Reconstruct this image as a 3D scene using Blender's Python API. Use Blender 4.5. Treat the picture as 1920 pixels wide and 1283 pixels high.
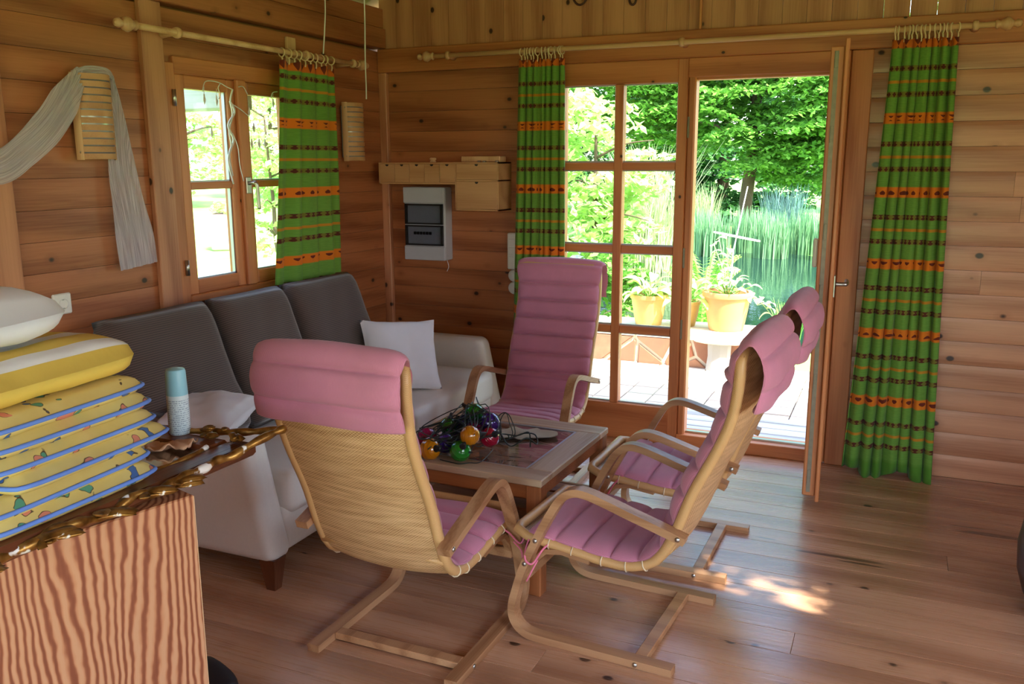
import bpy, math, random
import numpy as np
from mathutils import Vector, Matrix
random.seed(7); NR = np.random.RandomState(11)
for o in list(bpy.data.objects): bpy.data.objects.remove(o, do_unlink=True)
SC = bpy.context.scene; COL = SC.collection
PI = math.pi

# ------------------------------------------------------------------ camera
YAW, PITCH, ROLL, FPX = 0.41160748, 0.20200008, -0.0038974, 1653.903
CAMP = Vector((2.9789, -4.83268, 1.6))
fw = Vector((-math.sin(YAW)*math.cos(PITCH), math.cos(YAW)*math.cos(PITCH), -math.sin(PITCH)))
rt = Vector((math.cos(YAW), math.sin(YAW), 0)); up = rt.cross(fw)
r2 = math.cos(ROLL)*rt + math.sin(ROLL)*up; u2 = -math.sin(ROLL)*rt + math.cos(ROLL)*up
cam_d = bpy.data.cameras.new('camera'); cam = bpy.data.objects.new('camera', cam_d); COL.objects.link(cam)
cam_d.sensor_width = 36; cam_d.lens = FPX/1920*36; cam_d.clip_start = .02; cam_d.clip_end = 400
cam.matrix_world = Matrix.Translation(CAMP) @ Matrix((r2, u2, -fw)).transposed().to_4x4()
SC.camera = cam
def ray(px, py): return (px-960)/FPX*r2 - (py-641.5)/FPX*u2 + fw
def on_y(px, py, Y): d = ray(px, py); return CAMP + d*((Y-CAMP.y)/d.y)
def on_x(px, py, X): d = ray(px, py); return CAMP + d*((X-CAMP.x)/d.x)
def on_z(px, py, Z): d = ray(px, py); return CAMP + d*((Z-CAMP.z)/d.z)

# ------------------------------------------------------------------ light
SUN_S = Vector((.455, -.275, .847)).normalized()       # direction towards the sun
W = bpy.data.worlds.new('sky'); SC.world = W; W.use_nodes = True
nt = W.node_tree; nt.nodes.clear()
o_ = nt.nodes.new('ShaderNodeOutputWorld'); bg = nt.nodes.new('ShaderNodeBackground'); sk = nt.nodes.new('ShaderNodeTexSky')
sk.sky_type = 'NISHITA'; sk.sun_disc = False; sk.sun_elevation = math.asin(SUN_S.z); sk.sun_rotation = math.atan2(SUN_S.x, SUN_S.y)
sk.air_density = 1.0; sk.dust_density = 2.5; sk.ozone_density = 1.0
bg.inputs['Strength'].default_value = .95
nt.links.new(sk.outputs[0], bg.inputs[0]); nt.links.new(bg.outputs[0], o_.inputs[0])
sd = bpy.data.lights.new('sun_offscreen', 'SUN'); sd.energy = 12.5; sd.angle = math.radians(.6); sd.color = (1, .95, .86)
sun = bpy.data.objects.new('sun_offscreen', sd); COL.objects.link(sun)
sun.rotation_euler = SUN_S.to_track_quat('Z', 'Y').to_euler(); sun.location = (6, -4, 9)
SC.view_settings.view_transform = 'Standard'; SC.view_settings.look = 'None'
SC.view_settings.exposure = 0.7; SC.view_settings.gamma = 1.0; SC.view_settings.use_curve_mapping = False

# ------------------------------------------------------------------ helpers
def lin(c):
    return tuple(((v/255)/12.92 if v/255 <= .04045 else ((v/255+.055)/1.055)**2.4) for v in c) + (1,)
def mesh(name, V, F, mat=None, parent=None, smooth=False, uv=None):
    me = bpy.data.meshes.new(name); me.from_pydata([tuple(v) for v in V], [], [tuple(f) for f in F]); me.update()
    if smooth: me.polygons.foreach_set('use_smooth', [True]*len(me.polygons))
    if uv is not None:
        l = me.uv_layers.new(name='UVMap'); vi = np.zeros(len(me.loops), int); me.loops.foreach_get('vertex_index', vi)
        l.data.foreach_set('uv', np.asarray(uv, float)[vi].ravel())
    o = bpy.data.objects.new(name, me); COL.objects.link(o)
    if mat: me.materials.append(mat)
    if parent: o.parent = parent
    return o
def quick(name, V, Q, mat, parent=None):               # numpy quads, fast
    me = bpy.data.meshes.new(name); V = np.asarray(V, np.float32); Q = np.asarray(Q, np.int32)
    me.vertices.add(len(V)); me.vertices.foreach_set('co', V.ravel())
    k = Q.shape[1]; me.loops.add(Q.size); me.loops.foreach_set('vertex_index', Q.ravel())
    me.polygons.add(len(Q)); me.polygons.foreach_set('loop_start', np.arange(0, Q.size, k, dtype=np.int32))
    me.update(calc_edges=True); me.validate()
    o = bpy.data.objects.new(name, me); COL.objects.link(o); me.materials.append(mat)
    if parent: o.parent = parent
    return o
def thing(name, label, cat, loc=(0, 0, 0), rz=0, group=None):
    o = bpy.data.objects.new(name, None); o.empty_display_size = .1; COL.objects.link(o)
    o.location = loc; o.rotation_euler = (0, 0, rz); o['label'] = label; o['category'] = cat
    if group: o['group'] = group
    return o
def tag(o, label, cat, group=None):
    o['label'] = label; o['category'] = cat
    if group: o['group'] = group
    return o
def struct(name, label, loc=(0, 0, 0)):
    o = bpy.data.objects.new(name, None); o.empty_display_size = .1; COL.objects.link(o); o.location = loc
    o['kind'] = 'structure'; o['label'] = label
    return o
class MB:
    def __init__(s): s.V = []; s.F = []
    def add(s, V, F):
        n = len(s.V); s.V += [tuple(v) for v in V]; s.F += [tuple(i+n for i in f) for f in F]; return s
    def box(s, a, b, bev=0.0):
        x0, y0, z0 = a; x1, y1, z1 = b
        if bev <= 0:
            return s.add([(x0,y0,z0),(x1,y0,z0),(x1,y1,z0),(x0,y1,z0),(x0,y0,z1),(x1,y0,z1),(x1,y1,z1),(x0,y1,z1)],
                         [(0,3,2,1),(4,5,6,7),(0,1,5,4),(1,2,6,5),(2,3,7,6),(3,0,4,7)])
        e = min(bev, (x1-x0)/2.01, (y1-y0)/2.01, (z1-z0)/2.01); V = []; idx = {}
        c = [(x0, x1), (y0, y1), (z0, z1)]
        for i in (0,1):
            for j in (0,1):
                for k in (0,1):
                    p = [c[0][i], c[1][j], c[2][k]]; sg = [1 if t == 0 else -1 for t in (i,j,k)]
                    for ax in range(3):
                        q = [p[t]+(0 if t == ax else sg[t]*e) for t in range(3)]
                        idx[(i,j,k,ax)] = len(V); V.append(q)
        F = []
        for ax in range(3):
            a1, a2 = [t for t in range(3) if t != ax]
            for sd_ in (0,1):
                def key(u, v):
                    k_ = [0,0,0]; k_[ax] = sd_; k_[a1] = u; k_[a2] = v; return idx[(*k_, ax)]
                F.append((key(0,0), key(1,0), key(1,1), key(0,1)))
            for u in (0,1):
                for v in (0,1):
                    k0 = [0,0,0]; k0[a1] = u; k0[a2] = v; k1 = list(k0); k1[ax] = 1
                    F.append((idx[(*k0,a1)], idx[(*k1,a1)], idx[(*k1,a2)], idx[(*k0,a2)]))
        for i in (0,1):
            for j in (0,1):
                for k in (0,1): F.append(tuple(idx[(i,j,k,ax)] for ax in range(3)))
        return s.add(V, F)
    def tube(s, P, r, n=8, closed=False, cap=True):
        P = [Vector(p) for p in P]; m = len(P); V = []; F = []
        rr = r if hasattr(r, '__len__') else [r]*m
        T = []
        for i in range(m):
            a = P[(i-1) % m] if (closed or i > 0) else P[i]; b = P[(i+1) % m] if (closed or i < m-1) else P[i]
            t = b-a; T.append(t.normalized() if t.length > 1e-9 else Vector((0,0,1)))
        nrm = T[0].orthogonal().normalized()
        for i in range(m):
            nrm = nrm - T[i]*nrm.dot(T[i])
            nrm = nrm.normalized() if nrm.length > 1e-6 else T[i].orthogonal().normalized()
            bi = T[i].cross(nrm)
            for k in range(n):
                a = 2*PI*k/n; V.append(P[i] + (nrm*math.cos(a)+bi*math.sin(a))*rr[i])
        for i in range(m if closed else m-1):
            j = (i+1) % m
            for k in range(n): F.append((i*n+k, i*n+(k+1)%n, j*n+(k+1)%n, j*n+k))
        if cap and not closed: F += [tuple(range(n-1, -1, -1)), tuple((m-1)*n+k for k in range(n))]
        return s.add(V, F)
    def lathe(s, prof, n=24, org=(0,0,0), axis='z', a0=0, a1=2*PI):
        V = []; F = []; full = abs(a1-a0-2*PI) < 1e-6; m = n if full else n+1
        for r, h in prof:
            for k in range(m):
                a = a0+(a1-a0)*k/n; p = (r*math.cos(a), r*math.sin(a), h)
                if axis == 'y': p = (p[0], p[2], p[1])
                if axis == 'x': p = (p[2], p[0], p[1])
                V.append((p[0]+org[0], p[1]+org[1], p[2]+org[2]))
        for i in range(len(prof)-1):
            for k in range(n):
                F.append((i*m+k, i*m+(k+1) % m, (i+1)*m+(k+1) % m, (i+1)*m+k))
        return s.add(V, F)
    def strip(s, path, w, t, y0=0):                     # rectangle swept along an (s,z) path; w across y, t thickness
        V = []; F = []; m = len(path)
        for i in range(m):
            a = path[max(0, i-1)]; b = path[min(m-1, i+1)]; dx, dz = b[0]-a[0], b[1]-a[1]; l = math.hypot(dx, dz); nx, nz = -dz/l, dx/l
            for sy, st in ((-1,-1),(1,-1),(1,1),(-1,1)):
                V.append((path[i][0]+nx*st*t/2, y0+sy*w/2, path[i][1]+nz*st*t/2))
        for i in range(m-1):
            for k in range(4): F.append((i*4+k, i*4+(k+1)%4, (i+1)*4+(k+1)%4, (i+1)*4+k))
        F += [(3,2,1,0), tuple((m-1)*4+k for k in range(4))]
        return s.add(V, F)
    def move(s, M):
        s.V = [tuple(M @ Vector(v)) for v in s.V]; return s
    def build(s, name, mat, parent=None, smooth=False, center=False):
        o = mesh(name, s.V, s.F, mat, parent, smooth)
        if center:
            c = np.mean(np.array(s.V), 0); o.data.transform(Matrix.Translation(-Vector(c))); o.location = c
        return o
def autosmooth(o, ang=40):
    try: o.data.set_sharp_from_angle(angle=math.radians(ang)); o.data.polygons.foreach_set('use_smooth', [True]*len(o.data.polygons))
    except Exception: pass
    return o
def catmull(P, n=6, closed=False):
    P = [np.array(p, float) for p in P]; out = []; m = len(P)
    for i in range(m if closed else m-1):
        if closed: p0, p1, p2, p3 = P[i-1], P[i], P[(i+1) % m], P[(i+2) % m]
        else: p0, p1, p2, p3 = P[max(0, i-1)], P[i], P[i+1], P[min(m-1, i+2)]
        for k in range(n):
            t = k/n; out.append(.5*((2*p1)+(-p0+p2)*t+(2*p0-5*p1+4*p2-p3)*t*t+(-p0+3*p1-3*p2+p3)*t**3))
    if not closed: out.append(P[-1])
    return out
def resample(P, n):
    P = np.array(P); d = np.r_[0, np.cumsum(np.linalg.norm(np.diff(P, axis=0), axis=1))]
    t = np.linspace(0, d[-1], n); return np.stack([np.interp(t, d, P[:, k]) for k in range(P.shape[1])], 1), d[-1]
def copy_tree(o, parent=None):
    c = o.copy(); COL.objects.link(c)
    if parent: c.parent = parent
    for ch in list(o.children): copy_tree(ch, c)
    return c

# ------------------------------------------------------------------ materials
def newmat(name):
    m = bpy.data.materials.new(name); m.use_nodes = True; nt = m.node_tree; nt.nodes.clear()
    out = nt.nodes.new('ShaderNodeOutputMaterial'); b = nt.nodes.new('ShaderNodeBsdfPrincipled'); nt.links.new(b.outputs[0], out.inputs[0])
    return m, nt, b, out
class N:                                                # tiny node helper
    def __init__(s, nt): s.nt = nt
    def n(s, typ, **kw):
        x = s.nt.nodes.new(typ)
        for k, v in kw.items():
            if k.startswith('_'): setattr(x, k[1:], v)
            else: s.set(x.inputs[k.replace('__', ' ')], v)
        return x
    def set(s, inp, v):
        if hasattr(v, 'is_linked') or isinstance(v, bpy.types.NodeSocket): s.nt.links.new(v, inp)
        else: inp.default_value = v
    def math(s, op, a, b=0.0, c=None):
        x = s.nt.nodes.new('ShaderNodeMath'); x.operation = op; s.set(x.inputs[0], a); s.set(x.inputs[1], b)
        if c is not None: s.set(x.inputs[2], c)
        return x.outputs[0]
    def vmath(s, op, a, b=(0,0,0)):
        x = s.nt.nodes.new('ShaderNodeVectorMath'); x.operation = op; s.set(x.inputs[0], a); s.set(x.inputs[1], b); return x.outputs[0]
    def mix(s, f, a, b, typ='MIX'):
        x = s.nt.nodes.new('ShaderNodeMix'); x.data_type = 'RGBA'; x.blend_type = typ
        s.set(x.inputs[0], f); s.set(x.inputs[6], a); s.set(x.inputs[7], b); return x.outputs[2]
    def ramp(s, f, stops):
        x = s.nt.nodes.new('ShaderNodeValToRGB'); e = x.color_ramp.elements
        while len(e) < len(stops): e.new(.5)
        for el, (p, c) in zip(e, stops): el.position = p; el.color = c
        s.set(x.inputs[0], f); return x.outputs[0]
    def rng(s, v, a, b, c=0.0, d=1.0):
        x = s.nt.nodes.new('ShaderNodeMapRange'); x.clamp = True
        for i, q in enumerate((v, a, b, c, d)): s.set(x.inputs[i], q)
        return x.outputs[0]
    def bump(s, h, strength=.3, dist=.002):
        x = s.nt.nodes.new('ShaderNodeBump'); x.inputs['Strength'].default_value = strength; x.inputs['Distance'].default_value = dist
        s.set(x.inputs['Height'], h); return x.outputs[0]
def plain(name, rgb, rough=.5, metal=0, var=0, scale=30, bump=0, spec=.5, coat=0, sheen=0):
    m, nt, b, out = newmat(name); h = N(nt); c = lin(rgb)
    b.inputs['Roughness'].default_value = rough; b.inputs['Metallic'].default_value = metal; b.inputs['Specular IOR Level'].default_value = spec
    b.inputs['Coat Weight'].default_value = coat; b.inputs['Sheen Weight'].default_value = sheen
    tc = h.n('ShaderNodeTexCoord'); nz = h.n('ShaderNodeTexNoise', Vector=tc.outputs['Object'], Scale=scale, Detail=4.0)
    v = max(var, .03)
    h.set(b.inputs['Base Color'], h.mix(nz.outputs[0], tuple(x*(1-v) for x in c[:3])+(1,), tuple(min(1, x*(1+v)) for x in c[:3])+(1,)))
    if bump: h.set(b.inputs['Normal'], h.bump(nz.outputs[0], bump))
    return m
def wood(name, light, dark, knot=(60, 32, 18), axis=0, rings=34, knots=.085, rough=.42, contrast=1.0, var=.16, stretch=.09, dist=5.0, kscale=1.0, grey=0):
    m, nt, b, out = newmat(name); h = N(nt)
    tc = h.n('ShaderNodeTexCoord'); oi = h.n('ShaderNodeObjectInfo')
    off = h.n('ShaderNodeCombineXYZ', X=h.math('MULTIPLY', oi.outputs['Random'], 41.0), Y=h.math('MULTIPLY', oi.outputs['Random'], 23.7), Z=h.math('MULTIPLY', oi.outputs['Random'], 67.3))
    P = h.vmath('ADD', tc.outputs['Object'], off.outputs[0])
    sc = [1.0, 1.0, 1.0]; sc[axis] = stretch
    Q = h.vmath('MULTIPLY', P, tuple(sc))
    warp = h.n('ShaderNodeTexNoise', Vector=Q, Scale=6.0, Detail=3.0)
    wv = h.n('ShaderNodeTexWave', _wave_type='BANDS', _bands_direction='DIAGONAL', Scale=rings/10, Distortion=dist, Detail=2.5, Vector=Q)
    wv.inputs['Detail Scale'].default_value = 1.6
    sc2 = [1.0, 1.0, 1.0]; sc2[axis] = stretch*.35
    fine = h.n('ShaderNodeTexNoise', Vector=h.vmath('MULTIPLY', P, tuple(sc2)), Scale=150.0, Detail=4.0)
    f = h.math('ADD', h.math('MULTIPLY', wv.outputs['Fac'], .42*contrast), h.math('MULTIPLY', fine.outputs[0], .55))
    f = h.math('ADD', f, h.math('MULTIPLY', h.math('SUBTRACT', warp.outputs[0], .5), .45))
    L, D = lin(light), lin(dark)
    col = h.ramp(h.rng(f, .12, .85), [(0, L), (.45, tuple(L[i]*.7+D[i]*.3 for i in range(3))+(1,)), (1, D)])
    if knots > 0:
        ks = [7*kscale]*3; ks[axis] = 5.2*kscale
        vo = h.n('ShaderNodeTexVoronoi', Vector=h.vmath('MULTIPLY', P, tuple(ks)), Scale=1.0)
        k = h.rng(vo.outputs['Distance'], knots*.75, knots*1.15, 1.0, 0.0)
        halo = h.rng(vo.outputs['Distance'], knots, knots*2.6, .45, 0.0)
        col = h.mix(halo, col, D); col = h.mix(k, col, lin(knot))
    br = h.math('ADD', 1-var, h.math('MULTIPLY', oi.outputs['Random'], 2*var))
    hs = h.n('ShaderNodeHueSaturation', Value=br, Saturation=1.0-grey, Color=col)
    h.set(b.inputs['Base Color'], hs.outputs[0])
    h.set(b.inputs['Roughness'], h.rng(fine.outputs[0], .2, .8, rough-.08, rough+.12)); b.inputs['Specular IOR Level'].default_value = .45
    h.set(b.inputs['Normal'], h.bump(f, .12, .001))
    return m
def floorwood():
    m = wood('floor_pine', (204, 154, 112), (150, 98, 62), axis=0, rough=.27, knots=.085, var=.06, rings=26, stretch=.07, kscale=.8, grey=.08)
    nt = m.node_tree; h = N(nt); b = next(n for n in nt.nodes if n.type == 'BSDF_PRINCIPLED'); src = b.inputs['Base Color'].links[0].from_socket; col = src
    geo = h.n('ShaderNodeNewGeometry'); nz = h.n('ShaderNodeTexNoise', Vector=h.vmath('MULTIPLY', geo.outputs['Position'], (6, 40, 1)), Scale=1.0, Detail=3.0)
    for cx, cy, lx, ly in ((2.86, -1.200, .21, .016), (2.95, -1.235, .09, .010), (3.46, -.715, .16, .022), (3.36, -.66, .08, .008), (2.56, -1.13, .05, .006)):   # dark scuffs burnt into the boards
        d = h.vmath('MULTIPLY', h.vmath('SUBTRACT', geo.outputs['Position'], (cx, cy, 0)), (1/lx, 1/ly, 0)); ln = nt.nodes.new('ShaderNodeVectorMath'); ln.operation = 'LENGTH'; nt.links.new(d, ln.inputs[0])
        k = h.rng(h.math('ADD', ln.outputs['Value'], h.math('MULTIPLY', h.math('SUBTRACT', nz.outputs[0], .5), .8)), .7, 1.05, .75, 0.0); col = h.mix(k, col, lin((62, 40, 30)))
    nt.links.new(col, b.inputs['Base Color']); b.inputs['Specular IOR Level'].default_value = .6; b.inputs['Coat Weight'].default_value = .3; b.inputs['Coat Roughness'].default_value = .3; return m
M = {}
PL, PD = (186, 116, 72), (130, 70, 38)
M['pine_x'] = wood('pine_x', PL, PD, axis=0, var=.05); M['pine_y'] = wood('pine_y', PL, PD, axis=1, var=.05); M['pine_z'] = wood('pine_z', (202, 140, 100), (156, 94, 62), axis=2, var=.05)
M['log_x'] = wood('log_x', (208, 150, 112), (164, 104, 70), axis=0, rough=.32, knots=.1, var=.05)
M['frame_x'] = wood('frame_x', (204, 128, 76), (160, 88, 46), axis=0, knots=.05, var=.07, rough=.38)
M['frame_y'] = wood('frame_y', (204, 128, 76), (160, 88, 46), axis=1, knots=.05, var=.07, rough=.38)
M['frame_z'] = wood('frame_z', (208, 134, 82), (166, 94, 52), axis=2, knots=.05, var=.07, rough=.38)
M['floor'] = floorwood()
M['deck'] = wood('deck_wood', (190, 190, 186), (130, 130, 126), axis=0, knots=.05, rough=.7, var=.12)
M['bent'] = wood('bent_beech', (192, 146, 104), (146, 98, 62), axis=0, knots=0, rough=.4, var=.06, rings=60, stretch=.05)
M['table'] = wood('table_wood', (200, 172, 142), (156, 118, 86), axis=0, knots=0, rough=.45, var=.05)
M['table_dark'] = wood('table_leg_wood', (176, 106, 58), (124, 68, 34), axis=2, knots=0, rough=.5, var=.06)
def zebra():
    m, nt, b, out = newmat('zebra_veneer'); h = N(nt); tc = h.n('ShaderNodeTexCoord'); P = tc.outputs['Object']; sp = h.n('ShaderNodeSeparateXYZ', Vector=P)
    n1 = h.n('ShaderNodeTexNoise', Vector=h.vmath('MULTIPLY', P, (3.6, 3.6, .75)), Scale=1.0, Detail=1.0); n2 = h.n('ShaderNodeTexNoise', Vector=h.vmath('MULTIPLY', P, (22, 22, 13)), Scale=1.0, Detail=2.0)
    n3 = h.n('ShaderNodeTexNoise', Vector=h.vmath('MULTIPLY', P, (160, 160, 6)), Scale=1.0, Detail=2.0)
    d = h.math('ADD', h.math('MULTIPLY', h.math('ADD', sp.outputs[0], sp.outputs[1]), 330.0), h.math('ADD', h.math('MULTIPLY', n1.outputs[0], 85.0), h.math('MULTIPLY', n2.outputs[0], 6.5)))
    f = h.math('ADD', h.math('MULTIPLY', h.math('SINE', d), .5), .5); f = h.math('ADD', f, h.math('MULTIPLY', h.math('SUBTRACT', n3.outputs[0], .5), .35))
    h.set(b.inputs['Base Color'], h.ramp(f, [(.1, lin((200, 146, 106))), (.5, lin((188, 126, 86))), (.78, lin((150, 86, 54))), (1, lin((132, 70, 42)))])); b.inputs['Roughness'].default_value = .45; return m
M['zebra'] = zebra()
M['ply'] = wood('birch_ply', (206, 158, 108), (182, 132, 84), axis=0, knots=0, var=.06, rough=.5)
M['rodwood'] = wood('rod_beech', (226, 182, 134), (190, 140, 94), axis=0, knots=0, var=.03, rough=.35)
M['pale'] = wood('pale_wood', (226, 184, 138), (196, 146, 100), axis=2, knots=0, var=.03, rough=.4)
M['darkleg'] = wood('brown_leg', (110, 62, 36), (74, 38, 20), axis=2, knots=0, rough=.35)
M['cream'] = plain('cream_leather', (222, 214, 204), .42, var=.04, scale=90, bump=.06)
M['white_cloth'] = plain('white_cotton', (232, 232, 236), .85, var=.03, scale=14, bump=.25, sheen=.2)
M['grey_cloth'] = plain('greywhite_cotton', (214, 212, 216), .85, var=.04, scale=14, bump=.3, sheen=.2)
M['plastic_white'] = plain('white_plastic', (232, 228, 218), .35)
M['plastic_grey'] = plain('grey_plastic', (186, 188, 192), .45)
M['black'] = plain('black_plastic', (22, 22, 24), .45); M['wire'] = plain('dark_green_wire', (24, 34, 28), .45)
M['steel'] = plain('brushed_steel', (190, 188, 182), .3, metal=1); M['brass'] = plain('galvanised', (140, 132, 112), .55, metal=.4, var=.3, scale=40)
M['cord'] = plain('white_cord', (226, 224, 220), .5); M['silver'] = plain('silver_sheet', (176, 178, 184), .35, metal=.5)
M['ring'] = plain('ring_wood', (224, 196, 150), .45, var=.08); M['pinkstring'] = plain('pink_string', (226, 120, 148), .8)
M['raffia'] = plain('raffia', (224, 206, 172), .7); M['iron'] = plain('dark_iron', (70, 34, 24), .55)
M['capblue'] = plain('pale_blue_cap', (150, 210, 228), .35); M['brownleather'] = plain('brown_leather', (70, 40, 24), .4, var=.15, scale=20, bump=.1)
M['shoe'] = plain('black_rubber', (24, 25, 32), .5); M['shoegrey'] = plain('grey_piping', (150, 154, 166), .5)
M['piping'] = plain('blue_piping', (104, 142, 222), .7); M['soil'] = plain('soil', (62, 46, 34), .95, var=.3)
M['mortar'] = plain('pale_mortar', (206, 196, 172), .95, var=.12, scale=40, bump=.5)
M['paver_bed'] = plain('paver_joint', (74, 72, 62), .95, var=.2)
M['rag'] = plain('dusty_cloth', (176, 162, 138), .9, var=.16, scale=22, bump=.3); M['scrap'] = plain('crumpled_paper', (214, 168, 132), .8, var=.12, scale=30, bump=.3)
M['terracotta'] = plain('terracotta', (206, 148, 92), .8, var=.1, scale=12, bump=.15); M['ochre'] = plain('ochre_glazed_pot', (190, 158, 92), .6, var=.12, scale=14)
M['bark'] = plain('bark', (84, 68, 52), .95, var=.3, scale=20, bump=.6); M['garden_white'] = plain('weathered_white', (220, 224, 220), .5)
M['roof'] = plain('roof_board', (150, 96, 60), .7, var=.15, scale=8)

def fabric(name, rgb, rgb2, freq=520, direction=0, sheen=.25, uvmap=False):
    m, nt, b, out = newmat(name); h = N(nt); tc = h.n('ShaderNodeTexCoord'); src = tc.outputs['UV' if uvmap else 'Object']
    wv = h.n('ShaderNodeTexWave', _wave_type='BANDS', _bands_direction='XYZ'[direction], Scale=freq/20, Distortion=.25, Detail=1.0, Vector=src)
    nz = h.n('ShaderNodeTexNoise', Vector=tc.outputs['Object'], Scale=9.0, Detail=4.0)
    c = h.mix(wv.outputs['Fac'], lin(rgb), lin(rgb2)); c = h.mix(h.rng(nz.outputs[0], .35, .7, 0, .35), c, lin(tuple(int(x*.82) for x in rgb)))
    h.set(b.inputs['Base Color'], c); b.inputs['Roughness'].default_value = .9; b.inputs['Sheen Weight'].default_value = sheen
    h.set(b.inputs['Normal'], h.bump(wv.outputs['Fac'], .35, .0015)); return m
M['pink'] = fabric('pink_corduroy', (212, 136, 158), (194, 118, 142), 2300, 0, uvmap=True)
M['browncord'] = fabric('brown_corduroy', (100, 82, 74), (54, 43, 39), 700, 0, sheen=.3, uvmap=True)

def rattan():
    m, nt, b, out = newmat('woven_rattan'); h = N(nt); tc = h.n('ShaderNodeTexCoord'); sp = h.n('ShaderNodeSeparateXYZ', Vector=tc.outputs['UV'])
    u, v = sp.outputs[0], sp.outputs[1]                 # metres: u across, v along
    row = h.math('FLOOR', h.math('MULTIPLY', v, 230.0)); par = h.math('MODULO', row, 2.0)
    su = h.math('SINE', h.math('ADD', h.math('MULTIPLY', u, 2*PI*85), h.math('MULTIPLY', par, PI)))
    sv = h.math('ABSOLUTE', h.math('SINE', h.math('MULTIPLY', v, PI*230)))
    hgt = h.math('MULTIPLY', h.math('ADD', h.math('MULTIPLY', su, .5), .7), sv)
    nz = h.n('ShaderNodeTexNoise', Vector=h.vmath('MULTIPLY', tc.outputs['UV'], (6, 60, 1)), Scale=1.0, Detail=3.0)
    c = h.ramp(h.math('ADD', h.math('MULTIPLY', hgt, .6), h.math('MULTIPLY', h.math('SUBTRACT', nz.outputs[0], .5), .9)),
               [(0, lin((172, 122, 74))), (.2, lin((218, 172, 118))), (.8, lin((242, 208, 158)))])
    h.set(b.inputs['Base Color'], c); b.inputs['Roughness'].default_value = .5; h.set(b.inputs['Normal'], h.bump(hgt, .45, .002)); return m
M['rattan'] = rattan()
def rimmat():
    m, nt, b, out = newmat('rattan_wrap'); h = N(nt); tc = h.n('ShaderNodeTexCoord')
    wv = h.n('ShaderNodeTexWave', _wave_type='BANDS', _bands_direction='DIAGONAL', Scale=120.0, Distortion=3.0, Vector=tc.outputs['Object'])
    h.set(b.inputs['Base Color'], h.mix(wv.outputs['Fac'], lin((218, 174, 118)), lin((198, 150, 94)))); b.inputs['Roughness'].default_value = .42
    h.set(b.inputs['Normal'], h.bump(wv.outputs['Fac'], .12, .001)); return m
M['rim'] = rimmat()

def curtainmat(name, ztop):
    m, nt, b, out = newmat(name); h = N(nt); tc = h.n('ShaderNodeTexCoord'); sp = h.n('ShaderNodeSeparateXYZ', Vector=tc.outputs['UV'])
    u, z = sp.outputs[0], sp.outputs[1]
    ph = h.math('FRACT', h.math('ADD', h.math('DIVIDE', h.math('SUBTRACT', 1.794, z), .3475), 10.0))
    def band(c, w):                                     # 1 inside
        d = h.math('ABSOLUTE', h.math('SUBTRACT', ph, c)); d2 = h.math('SUBTRACT', 1.0, d); d = h.math('MINIMUM', d, d2)
        return h.rng(d, w*.9, w*1.1, 1.0, 0.0)
    # small woven blocks
    def blocks(nu, nv, th):
        a = h.math('SINE', h.math('MULTIPLY', u, 2*PI*nu)); c = h.math('SINE', h.math('MULTIPLY', z, 2*PI*nv)); return h.math('GREATER_THAN', h.math('ADD', a, h.math('MULTIPLY', c, .7)), th)
    nz = h.n('ShaderNodeTexNoise', Vector=h.vmath('MULTIPLY', tc.outputs['UV'], (14, 220, 1)), Scale=1.0, Detail=3.0)
    base = h.mix(nz.outputs[0], lin((94, 144, 50)), lin((128, 174, 68)))
    c = base
    c = h.mix(band(.52, .02), c, lin((206, 140, 30)))
    br = h.math('MAXIMUM', band(.345, .034), band(.685, .034))
    brc = h.mix(blocks(15, 60, .1), lin((126, 120, 40)), lin((92, 38, 20)))
    c = h.mix(br, c, brc)
    oc = h.mix(h.math('MULTIPLY', blocks(9, 30, .5), band(0.0, .035)), lin((232, 128, 22)), lin((110, 36, 16)))
    c = h.mix(band(0.0, .072), c, oc)
    top = h.rng(z, ztop, ztop+.006, 0, 1); c = h.mix(top, c, h.mix(blocks(9, 14, .3), lin((226, 116, 26)), lin((124, 44, 18))))
    low = h.rng(z, .08, .1, 1.0, 0.0); c = h.mix(low, c, lin((88, 144, 40)))
    h.set(b.inputs['Base Color'], c); b.inputs['Roughness'].default_value = .9; b.inputs['Sheen Weight'].default_value = .1
    tr = h.n('ShaderNodeBsdfTranslucent', Color=c); mx = h.n('ShaderNodeMixShader'); mx.inputs[0].default_value = .22
    nt.links.new(b.outputs[0], mx.inputs[1]); nt.links.new(tr.outputs[0], mx.inputs[2]); nt.links.new(mx.outputs[0], out.inputs[0])
    h.set(b.inputs['Normal'], h.bump(nz.outputs[0], .15, .001)); return m
M['curtain'] = curtainmat('striped_curtain_cloth', 2.11); M['curtain_low'] = curtainmat('striped_window_curtain_cloth', 2.05)
def glassmat(name, tint=(1, 1, 1, 1)):
    m, nt, b, out = newmat(name); h = N(nt); nt.nodes.remove(b)
    geo = h.n('ShaderNodeNewGeometry'); d = nt.nodes.new('ShaderNodeVectorMath'); d.operation = 'DOT_PRODUCT'
    nt.links.new(geo.outputs['Normal'], d.inputs[0]); nt.links.new(geo.outputs['Incoming'], d.inputs[1])
    c = h.math('SUBTRACT', 1.0, h.math('ABSOLUTE', d.outputs['Value'])); f = h.math('ADD', .03, h.math('MULTIPLY', h.math('POWER', c, 5.0), .75))
    t = h.n('ShaderNodeBsdfTransparent', Color=tint); g = h.n('ShaderNodeBsdfGlossy', Roughness=.02)
    mx = h.n('ShaderNodeMixShader', Fac=f); nt.links.new(t.outputs[0], mx.inputs[1]); nt.links.new(g.outputs[0], mx.inputs[2]); nt.links.new(mx.outputs[0], out.inputs[0]); return m
M['glass'] = glassmat('window_glass', (.97, .99, .98, 1)); M['smoked'] = glassmat('smoked_cover', (.72, .74, .78, 1))
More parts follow.
